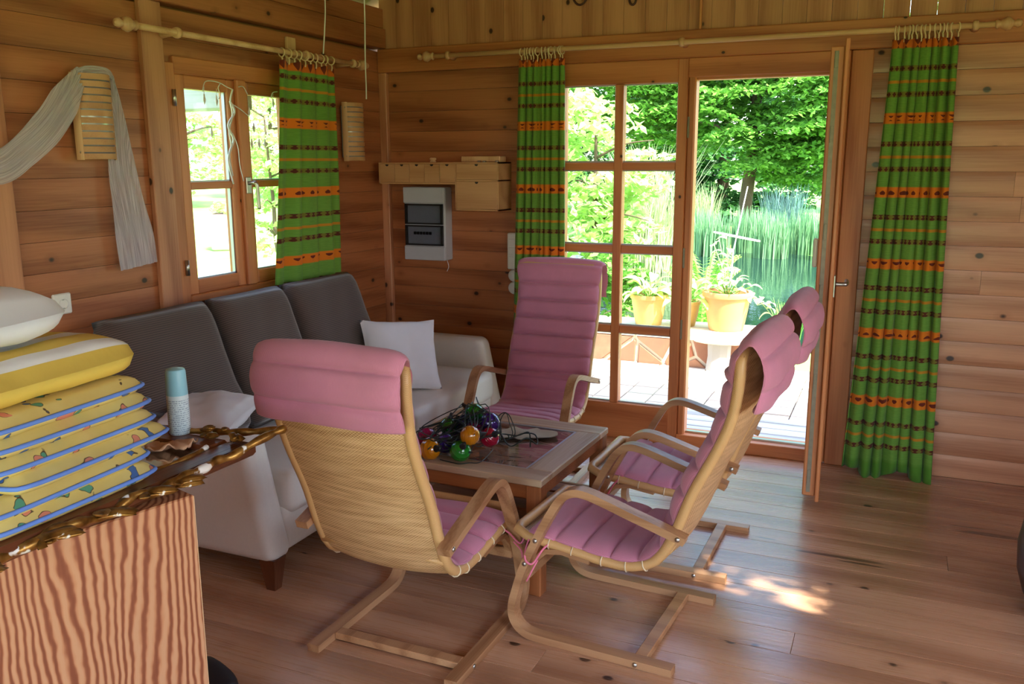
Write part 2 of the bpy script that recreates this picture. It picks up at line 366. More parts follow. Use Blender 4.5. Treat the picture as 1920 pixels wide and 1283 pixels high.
def veilmat():
    m, nt, b, out = newmat('sheer_veil'); h = N(nt); tc = h.n('ShaderNodeTexCoord')
    wv = h.n('ShaderNodeTexNoise', Vector=h.vmath('MULTIPLY', tc.outputs['UV'], (60, 5, 1)), Scale=1.0, Detail=4.0)
    b.inputs['Base Color'].default_value = lin((208, 204, 212)); b.inputs['Roughness'].default_value = .7; b.inputs['Sheen Weight'].default_value = .4
    t = h.n('ShaderNodeBsdfTransparent'); mx = h.n('ShaderNodeMixShader', Fac=h.rng(wv.outputs[0], .3, .7, .35, .85))
    nt.links.new(t.outputs[0], mx.inputs[1]); nt.links.new(b.outputs[0], mx.inputs[2]); nt.links.new(mx.outputs[0], out.inputs[0]); return m
M['veil'] = veilmat()
def balloon(name, rgb):
    m, nt, b, out = newmat(name); h = N(nt); tc = h.n('ShaderNodeTexCoord'); wv = h.n('ShaderNodeTexWave', _bands_direction='Z', Scale=48.0, Vector=tc.outputs['Object'])
    b.inputs['Base Color'].default_value = lin(rgb); b.inputs['Roughness'].default_value = .12; b.inputs['Transmission Weight'].default_value = .35
    b.inputs['Coat Weight'].default_value = .7; b.inputs['Coat Roughness'].default_value = .05
    h.set(b.inputs['Normal'], h.bump(wv.outputs['Fac'], .35, .002)); return m
for k, c in dict(green=(20, 150, 40), violet=(70, 30, 150), magenta=(170, 16, 96), amber=(232, 146, 14), red=(190, 22, 60)).items(): M['ball_'+k] = balloon('lampion_'+k, c)
def floral():
    m, nt, b, out = newmat('yellow_floral_cotton'); h = N(nt); tc = h.n('ShaderNodeTexCoord'); oi = h.n('ShaderNodeObjectInfo')
    P = h.vmath('ADD', tc.outputs['Object'], h.n('ShaderNodeCombineXYZ', X=h.math('MULTIPLY', oi.outputs['Random'], 31.0), Y=h.math('MULTIPLY', oi.outputs['Random'], 17.0)).outputs[0])
    nz = h.n('ShaderNodeTexNoise', Vector=P, Scale=12.0, Detail=3.0); c = h.mix(nz.outputs[0], lin((214, 184, 98)), lin((232, 216, 144)))
    wp = h.n('ShaderNodeTexNoise', Vector=P, Scale=26.0, Detail=1.0); Pw = h.vmath('ADD', P, h.vmath('SCALE', wp.outputs[1])); Pw.node.inputs[1]
    vs = Pw.node.inputs[1].links[0].from_node; vs.inputs['Scale'].default_value = .06
    vo = h.n('ShaderNodeTexVoronoi', Vector=Pw, Scale=22.0); sep = h.n('ShaderNodeSeparateColor', Color=vo.outputs['Color'])
    hue = h.ramp(sep.outputs[0], [(0, lin((70, 110, 176))), (.34, lin((224, 140, 116))), (.67, lin((88, 158, 132)))]); hue.node.color_ramp.interpolation = 'CONSTANT'
    k = h.math('MULTIPLY', h.rng(vo.outputs['Distance'], .3, .33, 1.0, 0.0), h.math('GREATER_THAN', sep.outputs[1], .35))
    edge = h.math('MULTIPLY', h.math('MULTIPLY', h.rng(vo.outputs['Distance'], .29, .31, 0.0, 1.0), h.rng(vo.outputs['Distance'], .33, .35, 1.0, 0.0)), h.math('GREATER_THAN', sep.outputs[1], .35))
    c = h.mix(k, c, hue); c = h.mix(edge, c, lin((90, 70, 50)))
    h.set(b.inputs['Base Color'], c); b.inputs['Roughness'].default_value = .85; h.set(b.inputs['Normal'], h.bump(nz.outputs[0], .3, .004)); return m
M['floral'] = floral()
def stripes():
    m, nt, b, out = newmat('yellow_white_stripe'); h = N(nt); tc = h.n('ShaderNodeTexCoord'); sp = h.n('ShaderNodeSeparateXYZ', Vector=tc.outputs['UV'])
    f = h.math('FRACT', h.math('ADD', h.math('DIVIDE', sp.outputs[0], .115), 20.0)); k = h.math('LESS_THAN', f, .56)
    nz = h.n('ShaderNodeTexNoise', Vector=tc.outputs['Object'], Scale=16.0, Detail=3.0)
    h.set(b.inputs['Base Color'], h.mix(k, lin((236, 234, 230)), lin((230, 196, 88)))); b.inputs['Roughness'].default_value = .85
    h.set(b.inputs['Normal'], h.bump(nz.outputs[0], .5, .01)); return m
M['stripe'] = stripes()
def printmat():
    m, nt, b, out = newmat('leaf_print_under_film'); h = N(nt); tc = h.n('ShaderNodeTexCoord')
    nz = h.n('ShaderNodeTexNoise', Vector=tc.outputs['Object'], Scale=3.0, Detail=2.0)
    wv = h.n('ShaderNodeTexNoise', Vector=h.vmath('MULTIPLY', tc.outputs['Object'], (4, 15, 1)), Scale=1.0, Detail=3.0, Distortion=1.2)
    c = h.ramp(wv.outputs[0], [(.3, lin((40, 24, 20))), (.45, lin((96, 66, 52))), (.55, lin((150, 126, 112))), (.7, lin((120, 92, 76)))])
    h.set(b.inputs['Base Color'], c); b.inputs['Roughness'].default_value = .12; b.inputs['Coat Weight'].default_value = 1.0; b.inputs['Coat Roughness'].default_value = .03
    b2 = h.n('ShaderNodeTexNoise', Vector=tc.outputs['Object'], Scale=7.0); h.set(b.inputs['Coat Normal'], h.bump(b2.outputs[0], .3, .004)); return m
M['print'] = printmat()
def gilt():
    m, nt, b, out = newmat('worn_gilding'); h = N(nt); tc = h.n('ShaderNodeTexCoord')
    nz = h.n('ShaderNodeTexNoise', Vector=tc.outputs['Object'], Scale=28.0, Detail=5.0); n2 = h.n('ShaderNodeTexNoise', Vector=tc.outputs['Object'], Scale=17.0, Detail=3.0)
    c = h.ramp(nz.outputs[0], [(.3, lin((70, 44, 18))), (.5, lin((150, 104, 44))), (.7, lin((196, 150, 78)))])
    ch = h.rng(n2.outputs[0], .62, .64, 0, 1); c = h.mix(ch, c, lin((236, 230, 220)))
    h.set(b.inputs['Base Color'], c); h.set(b.inputs['Metallic'], h.rng(ch, 0, 1, .75, 0)); b.inputs['Roughness'].default_value = .38; h.set(b.inputs['Normal'], h.bump(nz.outputs[0], .6, .004)); return m
M['gilt'] = gilt()
M['mirror'] = plain('mirror_glass', (210, 206, 200), .08, metal=1); M['mahogany'] = wood('frame_mahogany', (126, 70, 40), (80, 40, 22), axis=1, knots=0, rough=.35)
def canlabel():
    m, nt, b, out = newmat('can_print'); h = N(nt); tc = h.n('ShaderNodeTexCoord'); sp = h.n('ShaderNodeSeparateXYZ', Vector=tc.outputs['Object'])
    row = h.math('FRACT', h.math('MULTIPLY', sp.outputs[2], 190.0)); nz = h.n('ShaderNodeTexNoise', Vector=h.vmath('MULTIPLY', tc.outputs['Object'], (400, 400, 190)), Scale=1.0, Detail=1.0)
    k = h.math('MULTIPLY', h.math('GREATER_THAN', row, .55), h.math('GREATER_THAN', nz.outputs[0], .47))
    k = h.math('MULTIPLY', k, h.math('LESS_THAN', sp.outputs[2], .09))
    h.set(b.inputs['Base Color'], h.mix(k, lin((214, 232, 238)), lin((150, 172, 190)))); b.inputs['Roughness'].default_value = .35; return m
M['can'] = canlabel()
def leafmat(name, a, c2, trans=.35, scale=3.0):
    m, nt, b, out = newmat(name); h = N(nt); geo = h.n('ShaderNodeNewGeometry'); tc = h.n('ShaderNodeTexCoord')
    nz = h.n('ShaderNodeTexNoise', Vector=tc.outputs['Object'], Scale=scale, Detail=3.0)
    f = h.math('ADD', h.math('MULTIPLY', geo.outputs['Random Per Island'], .6), h.math('MULTIPLY', nz.outputs[0], .4))
    c = h.mix(f, lin(a), lin(c2)); h.set(b.inputs['Base Color'], c); b.inputs['Roughness'].default_value = .5; b.inputs['Specular IOR Level'].default_value = .3
    tr = h.n('ShaderNodeBsdfTranslucent', Color=c); mx = h.n('ShaderNodeMixShader'); mx.inputs[0].default_value = trans
    nt.links.new(b.outputs[0], mx.inputs[1]); nt.links.new(tr.outputs[0], mx.inputs[2]); nt.links.new(mx.outputs[0], out.inputs[0]); return m
M['leaf_tree'] = leafmat('beech_leaves', (58, 118, 44), (142, 196, 82)); M['leaf_bright'] = leafmat('shrub_leaves', (146, 194, 96), (212, 234, 156), .45)
M['leaf_dark'] = leafmat('hedge_leaves', (40, 88, 44), (84, 140, 72)); M['reed'] = leafmat('reed_blades', (74, 128, 84), (140, 186, 130), .3)
M['bluegrass'] = leafmat('blue_grass', (72, 112, 106), (120, 154, 146), .3); M['hosta'] = leafmat('hosta_leaves', (140, 186, 80), (214, 230, 150), .4)
M['palegreen'] = leafmat('pale_plant', (140, 172, 104), (214, 222, 176), .4); M['fern'] = leafmat('fern_fronds', (96, 160, 60), (160, 208, 96), .4)
def grassmat():
    m, nt, b, out = newmat('lawn'); h = N(nt); tc = h.n('ShaderNodeTexCoord'); nz = h.n('ShaderNodeTexNoise', Vector=tc.outputs['Object'], Scale=1.2, Detail=8.0)
    h.set(b.inputs['Base Color'], h.mix(nz.outputs[0], lin((96, 140, 54)), lin((150, 186, 90)))); b.inputs['Roughness'].default_value = .9; return m
M['lawn'] = grassmat()
def watermat():
    m, nt, b, out = newmat('pond_water'); h = N(nt); tc = h.n('ShaderNodeTexCoord'); nz = h.n('ShaderNodeTexNoise', Vector=tc.outputs['Object'], Scale=5.0, Detail=3.0)
    b.inputs['Base Color'].default_value = lin((22, 44, 38)); b.inputs['Roughness'].default_value = .06; h.set(b.inputs['Normal'], h.bump(nz.outputs[0], .15, .02)); return m
M['water'] = watermat()
def stonemat(name, cols, rough=.85):
    m, nt, b, out = newmat(name); h = N(nt); tc = h.n('ShaderNodeTexCoord'); oi = h.n('ShaderNodeObjectInfo'); nz = h.n('ShaderNodeTexNoise', Vector=tc.outputs['Object'], Scale=14.0, Detail=6.0)
    c = h.ramp(h.math('ADD', h.math('MULTIPLY', oi.outputs['Random'], .75), h.math('MULTIPLY', nz.outputs[0], .3)), [(i/(len(cols)-1), lin(k)) for i, k in enumerate(cols)])
    h.set(b.inputs['Base Color'], c); b.inputs['Roughness'].default_value = rough; h.set(b.inputs['Normal'], h.bump(nz.outputs[0], .4, .006)); return m
M['flag'] = stonemat('red_flagstone', [(150, 92, 66), (172, 112, 82), (140, 100, 76), (190, 140, 104)]); M['paver'] = stonemat('concrete_paver', [(168, 160, 150), (186, 172, 158), (160, 158, 140), (178, 160, 152)])
M['slab'] = stonemat('pale_slab', [(196, 188, 160), (214, 206, 184)])
M['grey_stone'] = stonemat('grey_stone', [(140, 138, 130), (170, 166, 156)])

# ------------------------------------------------------------------ the room
RX, RY = 5.4, -7.0                                     # right wall, rear wall
def plankbox(name, a, b, mat, parent, bev=.003):
    m = MB().box(a, b, bev); return m.build(name, mat, parent, center=True)
fl_ = struct('floor', 'knotty pine plank floor of the cabin')
MB().box((-.05, RY, -.1), (RX, .02, -.028)).build('subfloor', M['roof'], fl_)
pw = .1455; y = 0.0; i = 0
while y > RY:
    L = [0.0] + sorted([.4+random.random()*4.4]) + [RX] if i % 3 == 1 else [0.0, RX]
    for a, b_ in zip(L[:-1], L[1:]):
        plankbox('plank', (a+.0006, max(RY, y-pw)+.0008, -.028), (b_-.0006, y-.0008, 0), M['floor'], fl_, .0008)
    y -= pw; i += 1
BH = .1187                                              # board height
def log_board(parent, axis, a0, a1, z0, z1, mat, face, depth=.045, bulge=.0009):
    # a horizontal board with a softly rounded face; axis 'x' lies on y=face, axis 'y' on x=face
    n = 6; V = []; F = []
    zc = (z0+z1)/2; hh = (z1-z0)/2-.0008
    prof = [(-depth, -hh)] + [(-bulge*(abs(t)**3)*1.4, t*hh) for t in np.linspace(-1, 1, n+1)] + [(-depth, hh)]
    c0 = (a0+a1)/2
    for e in (a0, a1):
        for d, z in prof: V.append((e-c0, -d, z) if axis == 'x' else (d, e-c0, z))
    k = len(prof)
    for i in range(k):
        j = (i+1) % k; F.append((i, j, k+j, k+i))
    F += [tuple(range(k-1, -1, -1)), tuple(range(k, 2*k))]
    o = mesh('board', V, F, mat, parent); o.location = (c0, face, zc) if axis == 'x' else (face, c0, zc); return o
wl = struct('wall_left', 'honey coloured pine board wall with the window')
rows = [(k*BH, (k+1)*BH) for k in range(19)]
WY0, WY1, WZ0, WZ1 = -1.79, -.86, .985, 2.03            # window opening
for z0, z1 in rows:
    log_board(wl, 'y', RY, -2.60, z0, z1, M['pine_y'], 0)
    log_board(wl, 'y', -2.60, -1.855, z0, z1, M['pine_y'], 0)
    if z1 < WZ0+.02 or z0 > WZ1-.02: log_board(wl, 'y', -1.855, -.02, z0, z1, M['pine_y'], 0)
    else:
        log_board(wl, 'y', WY1, -.02, z0, z1, M['pine_y'], 0)
MB().box((-.12, RY-.1, 0), (-.046, WY0, 2.3)).box((-.12, WY1, 0), (-.046, .12, 2.3)).box((-.12, WY0, 0), (-.046, WY1, WZ0)).box((-.12, WY0, WZ1), (-.046, WY1, 2.3)).build('outer_skin', M['roof'], wl)
for nm, y0, y1, px, zt in (('post', -1.915, -1.795, .028, 2.27), ('post', -2.69, -2.575, .022, 2.27), ('post', -4.6, -4.48, .022, 2.27)):
    plankbox(nm, (.0, y0, 0), (px, y1, zt), M['pine_z'], wl, .004)
t1 = struct('trim_1', 'dark pine wall plate beam along the top of the window wall')
plankbox('beam', (-.04, RY, 2.27), (.05, -.012, 2.385), M['pine_y'], t1, .004)
plankbox('beam', (-.06, RY, 2.387), (.035, -.012, 2.5), M['pine_y'], t1, .004)

wb = struct('wall_back', 'pine board wall around the terrace door')
XF0, XF1, XO0, XO1, XT = 1.12, 1.862, 1.942, 2.612, 2.806
for z0, z1 in rows[:18]:
    z1b = min(z1, 2.13)
    log_board(wb, 'x', .052, XF0, z0, z1b, M['pine_x'], 0)
    if 3 < z1/BH < 18: 
        c = 3.3+random.random()*1.4
        log_board(wb, 'x', XT, c, z0, z1b, M['log_x'], 0, bulge=.0022); log_board(wb, 'x', c+.001, RX, z0, z1b, M['log_x'], 0, bulge=.0022)
    else: log_board(wb, 'x', XT, RX, z0, z1b, M['log_x'], 0, bulge=.0022)
MB().box((-.1, .046, -.1), (XF0, .12, 2.14)).box((XT-.1, .046, -.1), (RX+.1, .12, 2.14)).build('outer_skin', M['roof'], wb)
plankbox('corner_post', (-.002, -.03, 0), (.05, .02, 2.13), M['pine_z'], wb, .004)
plankbox('lintel_beam', (0.0, -.036, 2.13), (RX, .1, 2.268), M['frame_x'], wb, .004)
RIDGE, EAVE = 3.95, 2.5
def roofz(x): return EAVE + (RIDGE-EAVE)*(1-abs(x-2.65)/2.75)
x = .0
while x < RX-.02:
    w_ = .118
    x1 = min(x+w_, RX); V = []
    za, zb = roofz(x)+.02, roofz(x1)+.02
    bx_ = MB().add([(x+.0008, 0, 2.266), (x1-.0008, 0, 2.266), (x1-.0008, .04, 2.266), (x+.0008, .04, 2.266), (x+.0008, 0, za), (x1-.0008, 0, zb), (x1-.0008, .04, zb), (x+.0008, .04, za)],
                   [(0,3,2,1),(4,5,6,7),(0,1,5,4),(1,2,6,5),(2,3,7,6),(3,0,4,7)])
    o = bx_.build('gable_board', M['pine_z'], wb, center=True); x = x1
plankbox('gable_batten', (1.945, -.018, 2.27), (1.958, 0, 3.5), M['frame_z'], wb, .002)

wr = struct('wall_right', 'pine board wall opposite the sofa')
for z0, z1 in rows:
    if z1 < .95 or z0 > 2.05: log_board(wr, 'y', RY, 0, z0, z1, M['pine_y'], RX+.045)
    else:
        log_board(wr, 'y', RY, -5.6, z0, z1, M['pine_y'], RX+.045); log_board(wr, 'y', -2.6, 0, z0, z1, M['pine_y'], RX+.045)  # gap added in the unseen stretch of wall so daylight fills the room
wf = struct('wall_front', 'pine board wall behind the camera')
for z0, z1 in rows:
    if z0 > 2.05: log_board(wf, 'x', 0, RX, z0, z1, M['pine_x'], RY-.045)
    else:
        log_board(wf, 'x', 0, 1.2, z0, z1, M['pine_x'], RY-.045); log_board(wf, 'x', 3.9, RX, z0, z1, M['pine_x'], RY-.045)  # wide unglazed opening added out of view, lets in ambient daylight
V = [(0, RY-.05, 2.2), (RX, RY-.05, 2.2), (RX, RY-.05, 2.52), (2.65, RY-.05, 3.97), (0, RY-.05, 2.52)]
mesh('gable', V, [(0, 1, 2, 3, 4)], M['roof'], wf)
# roof with a small unseen opening added to let in the sun patch
cl_ = struct('ceiling', 'sloping boarded pine roof of the cabin')
SKX0, SKX1, SKY0, SKY1 = 4.07, 4.50, -2.72, -2.49
def roofpiece(name, x0, x1, y0, y1, parent):
    V = []
    for dz in (0, .09):
        for x, y in ((x0, y0), (x1, y0), (x1, y1), (x0, y1)): V.append((x, y, roofz(x)+dz))
    return mesh(name, V, [(0,3,2,1),(4,5,6,7),(0,1,5,4),(1,2,6,5),(2,3,7,6),(3,0,4,7)], M['roof'], parent)
OV, OE = .55, .35
roofpiece('roof_slope', -OE, 2.65, RY-OV, OV, cl_)
roofpiece('roof_slope', 2.65, SKX0, RY-OV, OV, cl_); roofpiece('roof_slope', SKX1, RX+OE, RY-OV, OV, cl_)
roofpiece('roof_slope', SKX0, SKX1, RY-OV, SKY0, cl_); roofpiece('roof_slope', SKX0, SKX1, SKY1, OV, cl_)
for y in (-.75, -2.3, -3.9, -5.5):
    rf = MB()
    for xa, xb in ((.0, 2.65), (2.65, RX)):
        V = []
        for x in (xa, xb):
            for yy in (y-.05, y+.05):
                for dz in (-.14, -.002): V.append((x, yy, roofz(x)+dz))
        rf.add(V, [(0,1,3,2),(4,6,7,5),(0,4,5,1),(2,3,7,6),(0,2,6,4),(1,5,7,3)])
    rf.build('rafter', M['pine_x'], cl_, center=True)

# ------------------------------------------------------------------ window in the left wall
wn = struct('window_1', 'two-sash wooden window with crossbars in the left wall')
def fr(a, b, mat, name='frame', p=None, bev=.004): return plankbox(name, a, b, mat, p or wn, bev)
fr((-.10, -1.80, WZ0-.02), (.018, -1.735, 2.03), M['frame_z'], 'jamb'); fr((-.10, -.90, WZ0-.02), (.018, -.84, 2.03), M['frame_z'], 'jamb')
fr((-.10, -1.735, 1.985), (.016, -.90, 2.06), M['frame_y'], 'head'); fr((-.10, -1.735, .965), (.02, -.90, 1.0), M['frame_y'], 'sill')
for ya, yb in ((-1.735, -1.338), (-1.312, -.90)):
    sash = thing('x', '', ''); del sash['label']; del sash['category']; sash.name = 'sash'; sash.parent = wn
    y0g, y1g = ya+.06, yb-.06
    MB().box((-.045, ya, 1.0), (.012, y0g, 1.985), .005).build('stile', M['frame_z'], sash); MB().box((-.045, y1g, 1.0), (.012, yb, 1.985), .005).build('stile', M['frame_z'], sash)
    MB().box((-.045, y0g, 1.0), (.010, y1g, 1.066), .005).build('rail', M['frame_y'], sash); MB().box((-.045, y0g, 1.925), (.010, y1g, 1.985), .005).build('rail', M['frame_y'], sash)
    MB().box((-.035, y0g, 1.478), (.006, y1g, 1.512), .004).build('crossbar', M['frame_y'], sash)
    for zz in ((1.066, 1.478), (1.512, 1.925)):
        MB().box((-.022, y0g, zz[0]), (-.018, y1g, zz[1])).build('pane', M['glass'], sash)
        s_ = MB()
        s_.box((-.02, y1g-.008, zz[0]), (-.004, y1g, zz[1])).box((-.02, y0g, zz[0]), (-.004, y1g, zz[0]+.007)); s_.build('glazing_seal', M['silver'], sash)
MB().box((.010, -1.352, 1.0), (.034, -1.288, 1.99), .006).build('cover_strip', M['frame_z'], wn)
for z in (1.88, 1.13):
    MB().lathe([(0, -.035), (.009, -.035), (.009, .035), (0, .035)], 10, (.026, -1.755, z)).build('hinge', M['steel'], wn, True)
hd = MB().box((.034, -1.338, 1.45), (.044, -1.302, 1.53), .003).build('window_handle', M['steel'], wn)
MB().tube(catmull([(.044, -1.32, 1.50), (.075, -1.32, 1.503), (.085, -1.315, 1.49), (.085, -1.31, 1.43), (.085, -1.308, 1.375)], 5), .009, 8).build('lever', M['steel'], hd, True)

# ------------------------------------------------------------------ terrace door and its fixed glazed side
d1 = struct('window_2', 'fixed glazed panel with eight panes beside the terrace door')
def fx(a, b, mat, name, p=None, bev=.004): return plankbox(name, a, b, mat, p or d1, bev)
fx((XF0, -.02, 0), (1.202, .06, 2.13), M['frame_z'], 'stile'); fx((1.845, -.02, 0), (1.900, .06, 2.13), M['frame_z'], 'stile'); fx((1.900, -.012, 0), (XO0, .075, 2.045), M['frame_z'], 'stile', bev=.008)
fx((1.202, -.02, 2.01), (1.845, .06, 2.13), M['frame_x'], 'top_rail'); fx((1.202, -.02, 0), (1.845, .06, .212), M['frame_x'], 'bottom_rail')
fx((1.202, -.012, .03), (1.845, -.028, .055) if False else (1.845, -.014, .055), M['frame_x'], 'sill_bead')
fx((1.497, -.014, .212), (1.546, .05, 2.01), M['frame_z'], 'muntin')
ph = (2.01-.212-3*.042)/4; zz = .212; panes = []
for r in range(4):
    panes.append((zz, zz+ph)); zz += ph
    if r < 3:
        for xa, xb in ((1.202, 1.497), (1.546, 1.845)): fx((xa, -.010, zz), (xb, .05, zz+.042), M['frame_x'], 'muntin')
        zz += .042
for z0, z1 in panes:
    for xa, xb in ((1.202, 1.497), (1.546, 1.845)):
        MB().box((xa, .018, z0), (xb, .022, z1)).build('pane', M['glass'], d1)
        MB().box((xa, .006, z0), (xb, .018, z0+.009)).box((xa, .006, z1-.007), (xb, .018, z1)).build('glazing_seal', M['silver'], d1)
for z in (1.72, 1.02, .62): fx((1.903, -.016, z), (1.913, -.010, z+.11), M['brass'], 'strike_plate', bev=0)
d2 = struct('door_1', 'open terrace doorway with wooden frame and threshold')
fx((1.9, -.02, 2.032), (XO1+.01, .08, 2.13), M['frame_x'], 'head', d2); fx((XO0, .0, 2.018), (XO1, .07, 2.04), M['frame_x'], 'head_rebate', d2)
fx((1.90, -.03, 0), (XO1+.02, .12, .068), M['frame_x'], 'threshold', d2); fx((1.94, .03, .066), (XO1, .06, .078), M['steel'], 'rain_bar', d2, 0)
fx((XO1+.01, -.012, 0), (2.705, .075, 2.13), M['frame_z'], 'jamb', d2, .006); fx((2.705, -.024, 0), (XT, .05, 2.128), M['frame_z'], 'cover_board', d2, .004)
lf = thing('door_leaf', 'glazed wooden terrace door leaf swung open into the room', 'door', (2.65, -.025, .055), 0)
ang = math.atan2(-.66, .035); lf.rotation_euler = (0, 0, ang)
LW, LT, LH = .665, .058, 2.02
MB().box((0, -LT/2, 0), (.085, LT/2, LH), .005).build('stile', M['frame_z'], lf); st2 = MB().box((LW-.085, -LT/2, 0), (LW, LT/2, LH), .005).build('stile', M['frame_z'], lf)
MB().box((.085, -LT/2, LH-.09), (LW-.085, LT/2, LH), .005).build('rail', M['frame_x'], lf); MB().box((.085, -LT/2, 0), (LW-.085, LT/2, .16), .005).build('rail', M['frame_x'], lf)
MB().box((LW/2-.02, -.02, .16), (LW/2+.02, .02, LH-.09), .003).build('muntin', M['frame_z'], lf)
q = (LH-.25-3*.04)/4
for r in range(4):
    z0 = .16+r*(q+.04)
    for xa, xb in ((.085, LW/2-.02), (LW/2+.02, LW-.085)):
        MB().box((xa, -.002, z0), (xb, .002, z0+q)).build('pane', M['glass'], lf)
        if r < 3: MB().box((xa, -.02, z0+q), (xb, .02, z0+q+.04), .003).build('muntin', M['frame_x'], lf)
# overlapping lip on the room face (+y local is +x world), lock strip along the edge
MB().box((-.0, LT/2, -.012), (LW+.022, LT/2+.019, LH+.045), .004).build('lip', M['frame_z'], lf) if False else None
lp = MB().box((LW-.07, LT/2, -.02), (LW+.02, LT/2+.018, LH+.03), .004).build('lip', M['frame_z'], lf)
MB().box((LW, -.012, .02), (LW+.003, .006, LH-.02)).build('lock_strip', M['brass'], st2)
for z in (1.93, 1.62, 1.2, .93, .52, .06): MB().box((LW+.002, -.010, z), (LW+.007, .004, z+.07), .001).build('striker', M['brass'], st2)
hn = MB().box((LW-.055, LT/2+.017, .94), (LW-.02, LT/2+.026, 1.04), .003).build('door_handle', M['steel'], lf)
MB().tube(catmull([(LW-.038, LT/2+.025, 1.0), (LW-.038, LT/2+.062, 1.0), (LW-.055, LT/2+.072, 1.0), (LW-.16, LT/2+.072, 1.0)], 5), .0095, 10).build('lever', M['steel'], hn, True)
MB().box((LW-.09, -LT/2-.022, 1.07), (LW-.05, -LT/2, 1.20), .006).build('outside_plate', M['plastic_white'], lf)

# ------------------------------------------------------------------ curtain rods and curtains
def finial(s, at, ax, sg):
    prof = [(0, 0), (.016, .0), (.022, .008), (.016, .016), (.020, .026), (.031, .045), (.026, .062), (.013, .072), (.012, .076), (.019, .088), (.015, .104), (0, .110)]
    m = MB().lathe(prof, 16)
    R = Vector((0, 0, 1)).rotation_difference(Vector(ax)*sg).to_matrix().to_4x4()
    return m.move(Matrix.Translation(at) @ R)
def rod(name, label, p0, p1, ax, brackets, wall):
    t = thing(name, label, 'curtain rod'); p0, p1 = Vector(p0), Vector(p1)
    MB().tube([p0, p1], .0135, 14).build('pole', M['rodwood'], t, True)
    finial(0, p0, ax, -1).build('finial', M['pale'], t, True); finial(0, p1, ax, 1).build('finial', M['pale'], t, True)
    for b in brackets:
        p = p0+Vector(ax)*b; q = Vector(p)
        if wall == 'x': q.x = .0
        else: q.y = -.036
        k = MB().tube([p+(q-p)*.0, p+(q-p)*.35, q], [.012, .014, .022], 12).build('bracket', M['pale'], t, True)
        R = Vector((0, 0, 1)).rotation_difference(Vector(ax)).to_matrix().to_4x4()
        MB().lathe([(.0136, -.012), (.021, -.012), (.024, 0), (.021, .012), (.0136, .012)], 16).move(Matrix.Translation(p) @ R).build('collar', M['pale'], k, True)
    return t
rod('curtain_rod', 'turned beech curtain rod above the small window', (.11, -2.02, 2.14), (.11, -.43, 2.14), (0, 1, 0), (.22, 1.12, 1.55), 'x')
MB().box((0, -.93, 2.1), (.02, -.86, 2.235), .003).build('bracket_block', M['pale'], bpy.data.objects['curtain_rod'])
rod('curtain_rod', 'long beech curtain rod above the terrace door', (.43, -.11, 2.20), (3.31, -.11, 2.20), (1, 0, 0), (.09, 1.45, 2.80), 'y')
def curtain(name, label, axis, fixed, t0, t1, b0, b1, ztop, zbot, folds, amp, rings, cloth=1.9, seed=1, hemvar=.02, ring_z=2.2, mat='curtain'):
    rs = random.Random(seed); t = thing(name, label, 'curtain', group='green striped curtains')
    nu, nv = folds*10, 44; V = []; UV = []; F = []
    phs = [rs.uniform(-.9, .9) for _ in range(8)]
    for j in range(nv+1):
        q = j/nv; z = ztop+(zbot-ztop)*q; e = q**1.15
        for i in range(nu+1):
            u = i/nu; uu = u+.018*math.sin(u*19+phs[0])+.012*math.sin(u*31+phs[1])
            a = t0+(t1-t0)*u; b = b0+(b1-b0)*u; pos = a+(b-a)*e
            am = amp*(.75+.35*math.sin(u*9+phs[2]))*(.75+.45*q)
            d = am*math.sin(2*PI*folds*uu+.5*math.sin(q*3+phs[3]))+.3*am*math.sin(2*PI*folds*2.1*uu+phs[4]+q)
            pos += .35*am*math.cos(2*PI*folds*uu+phs[5])*(1 if 0 < i < nu else 0)
            zz = z + (hemvar*math.sin(u*11+phs[6])*q**4) + .006*math.sin(2*PI*folds*uu)*(1-q)**6
            V.append((pos, fixed+d, zz) if axis == 'x' else (fixed+d, pos, zz)); UV.append((u*cloth, zz))
    for j in range(nv):
        for i in range(nu):
            k = j*(nu+1)+i; F.append((k, k+1, k+nu+2, k+nu+1))
    c = mesh('cloth', V, F, M[mat], t, True, UV); sm = c.modifiers.new('thickness', 'SOLIDIFY'); sm.thickness = .0025
    R = .021
    for k in range(rings):
        a = t0+(t1-t0)*(k+.5)/rings+rs.uniform(-.006, .006); tw = rs.uniform(-.35, .35); P = []
        for s in range(16):
            g = 2*PI*s/16; P.append((a+math.cos(g)*R*math.sin(tw), -.11 if 0 else fixed+math.cos(g)*R*math.cos(tw), ring_z-.006+math.sin(g)*R) if axis == 'x' else (fixed+math.cos(g)*R*math.cos(tw), a+math.cos(g)*R*math.sin(tw), ring_z-.006+math.sin(g)*R))
        rg = MB().tube(P, .0035, 6, closed=True).build('ring', M['ring'], t, True)
        pt = Vector(P[12]); MB().tube(catmull([pt+Vector((0, 0, .003)), pt+Vector((.002, .002, -.014)), pt+Vector((0, 0, -.032))], 3), .004, 6).build('clip', M['ring'], rg, True)
    return t
curtain('curtain', 'green striped curtain hanging over the small window behind the sofa', 'y', .11, -1.12, -.66, -1.26, -.665, 2.095, .965, 4, .018, 10, .9, 3, ring_z=2.14, mat='curtain_low')
curtain('curtain', 'green striped curtain between the drawer box and the glazed panel', 'x', -.11, .965, 1.235, .905, 1.25, 2.155, .03, 7, .024, 13, 1.3, 5, ring_z=2.20)
curtain('curtain', 'green striped curtain to the right of the open door leaf', 'x', -.12, 2.885, 3.165, 2.80, 3.225, 2.155, .012, 7, .03, 15, 1.5, 9, hemvar=.03, ring_z=2.20)

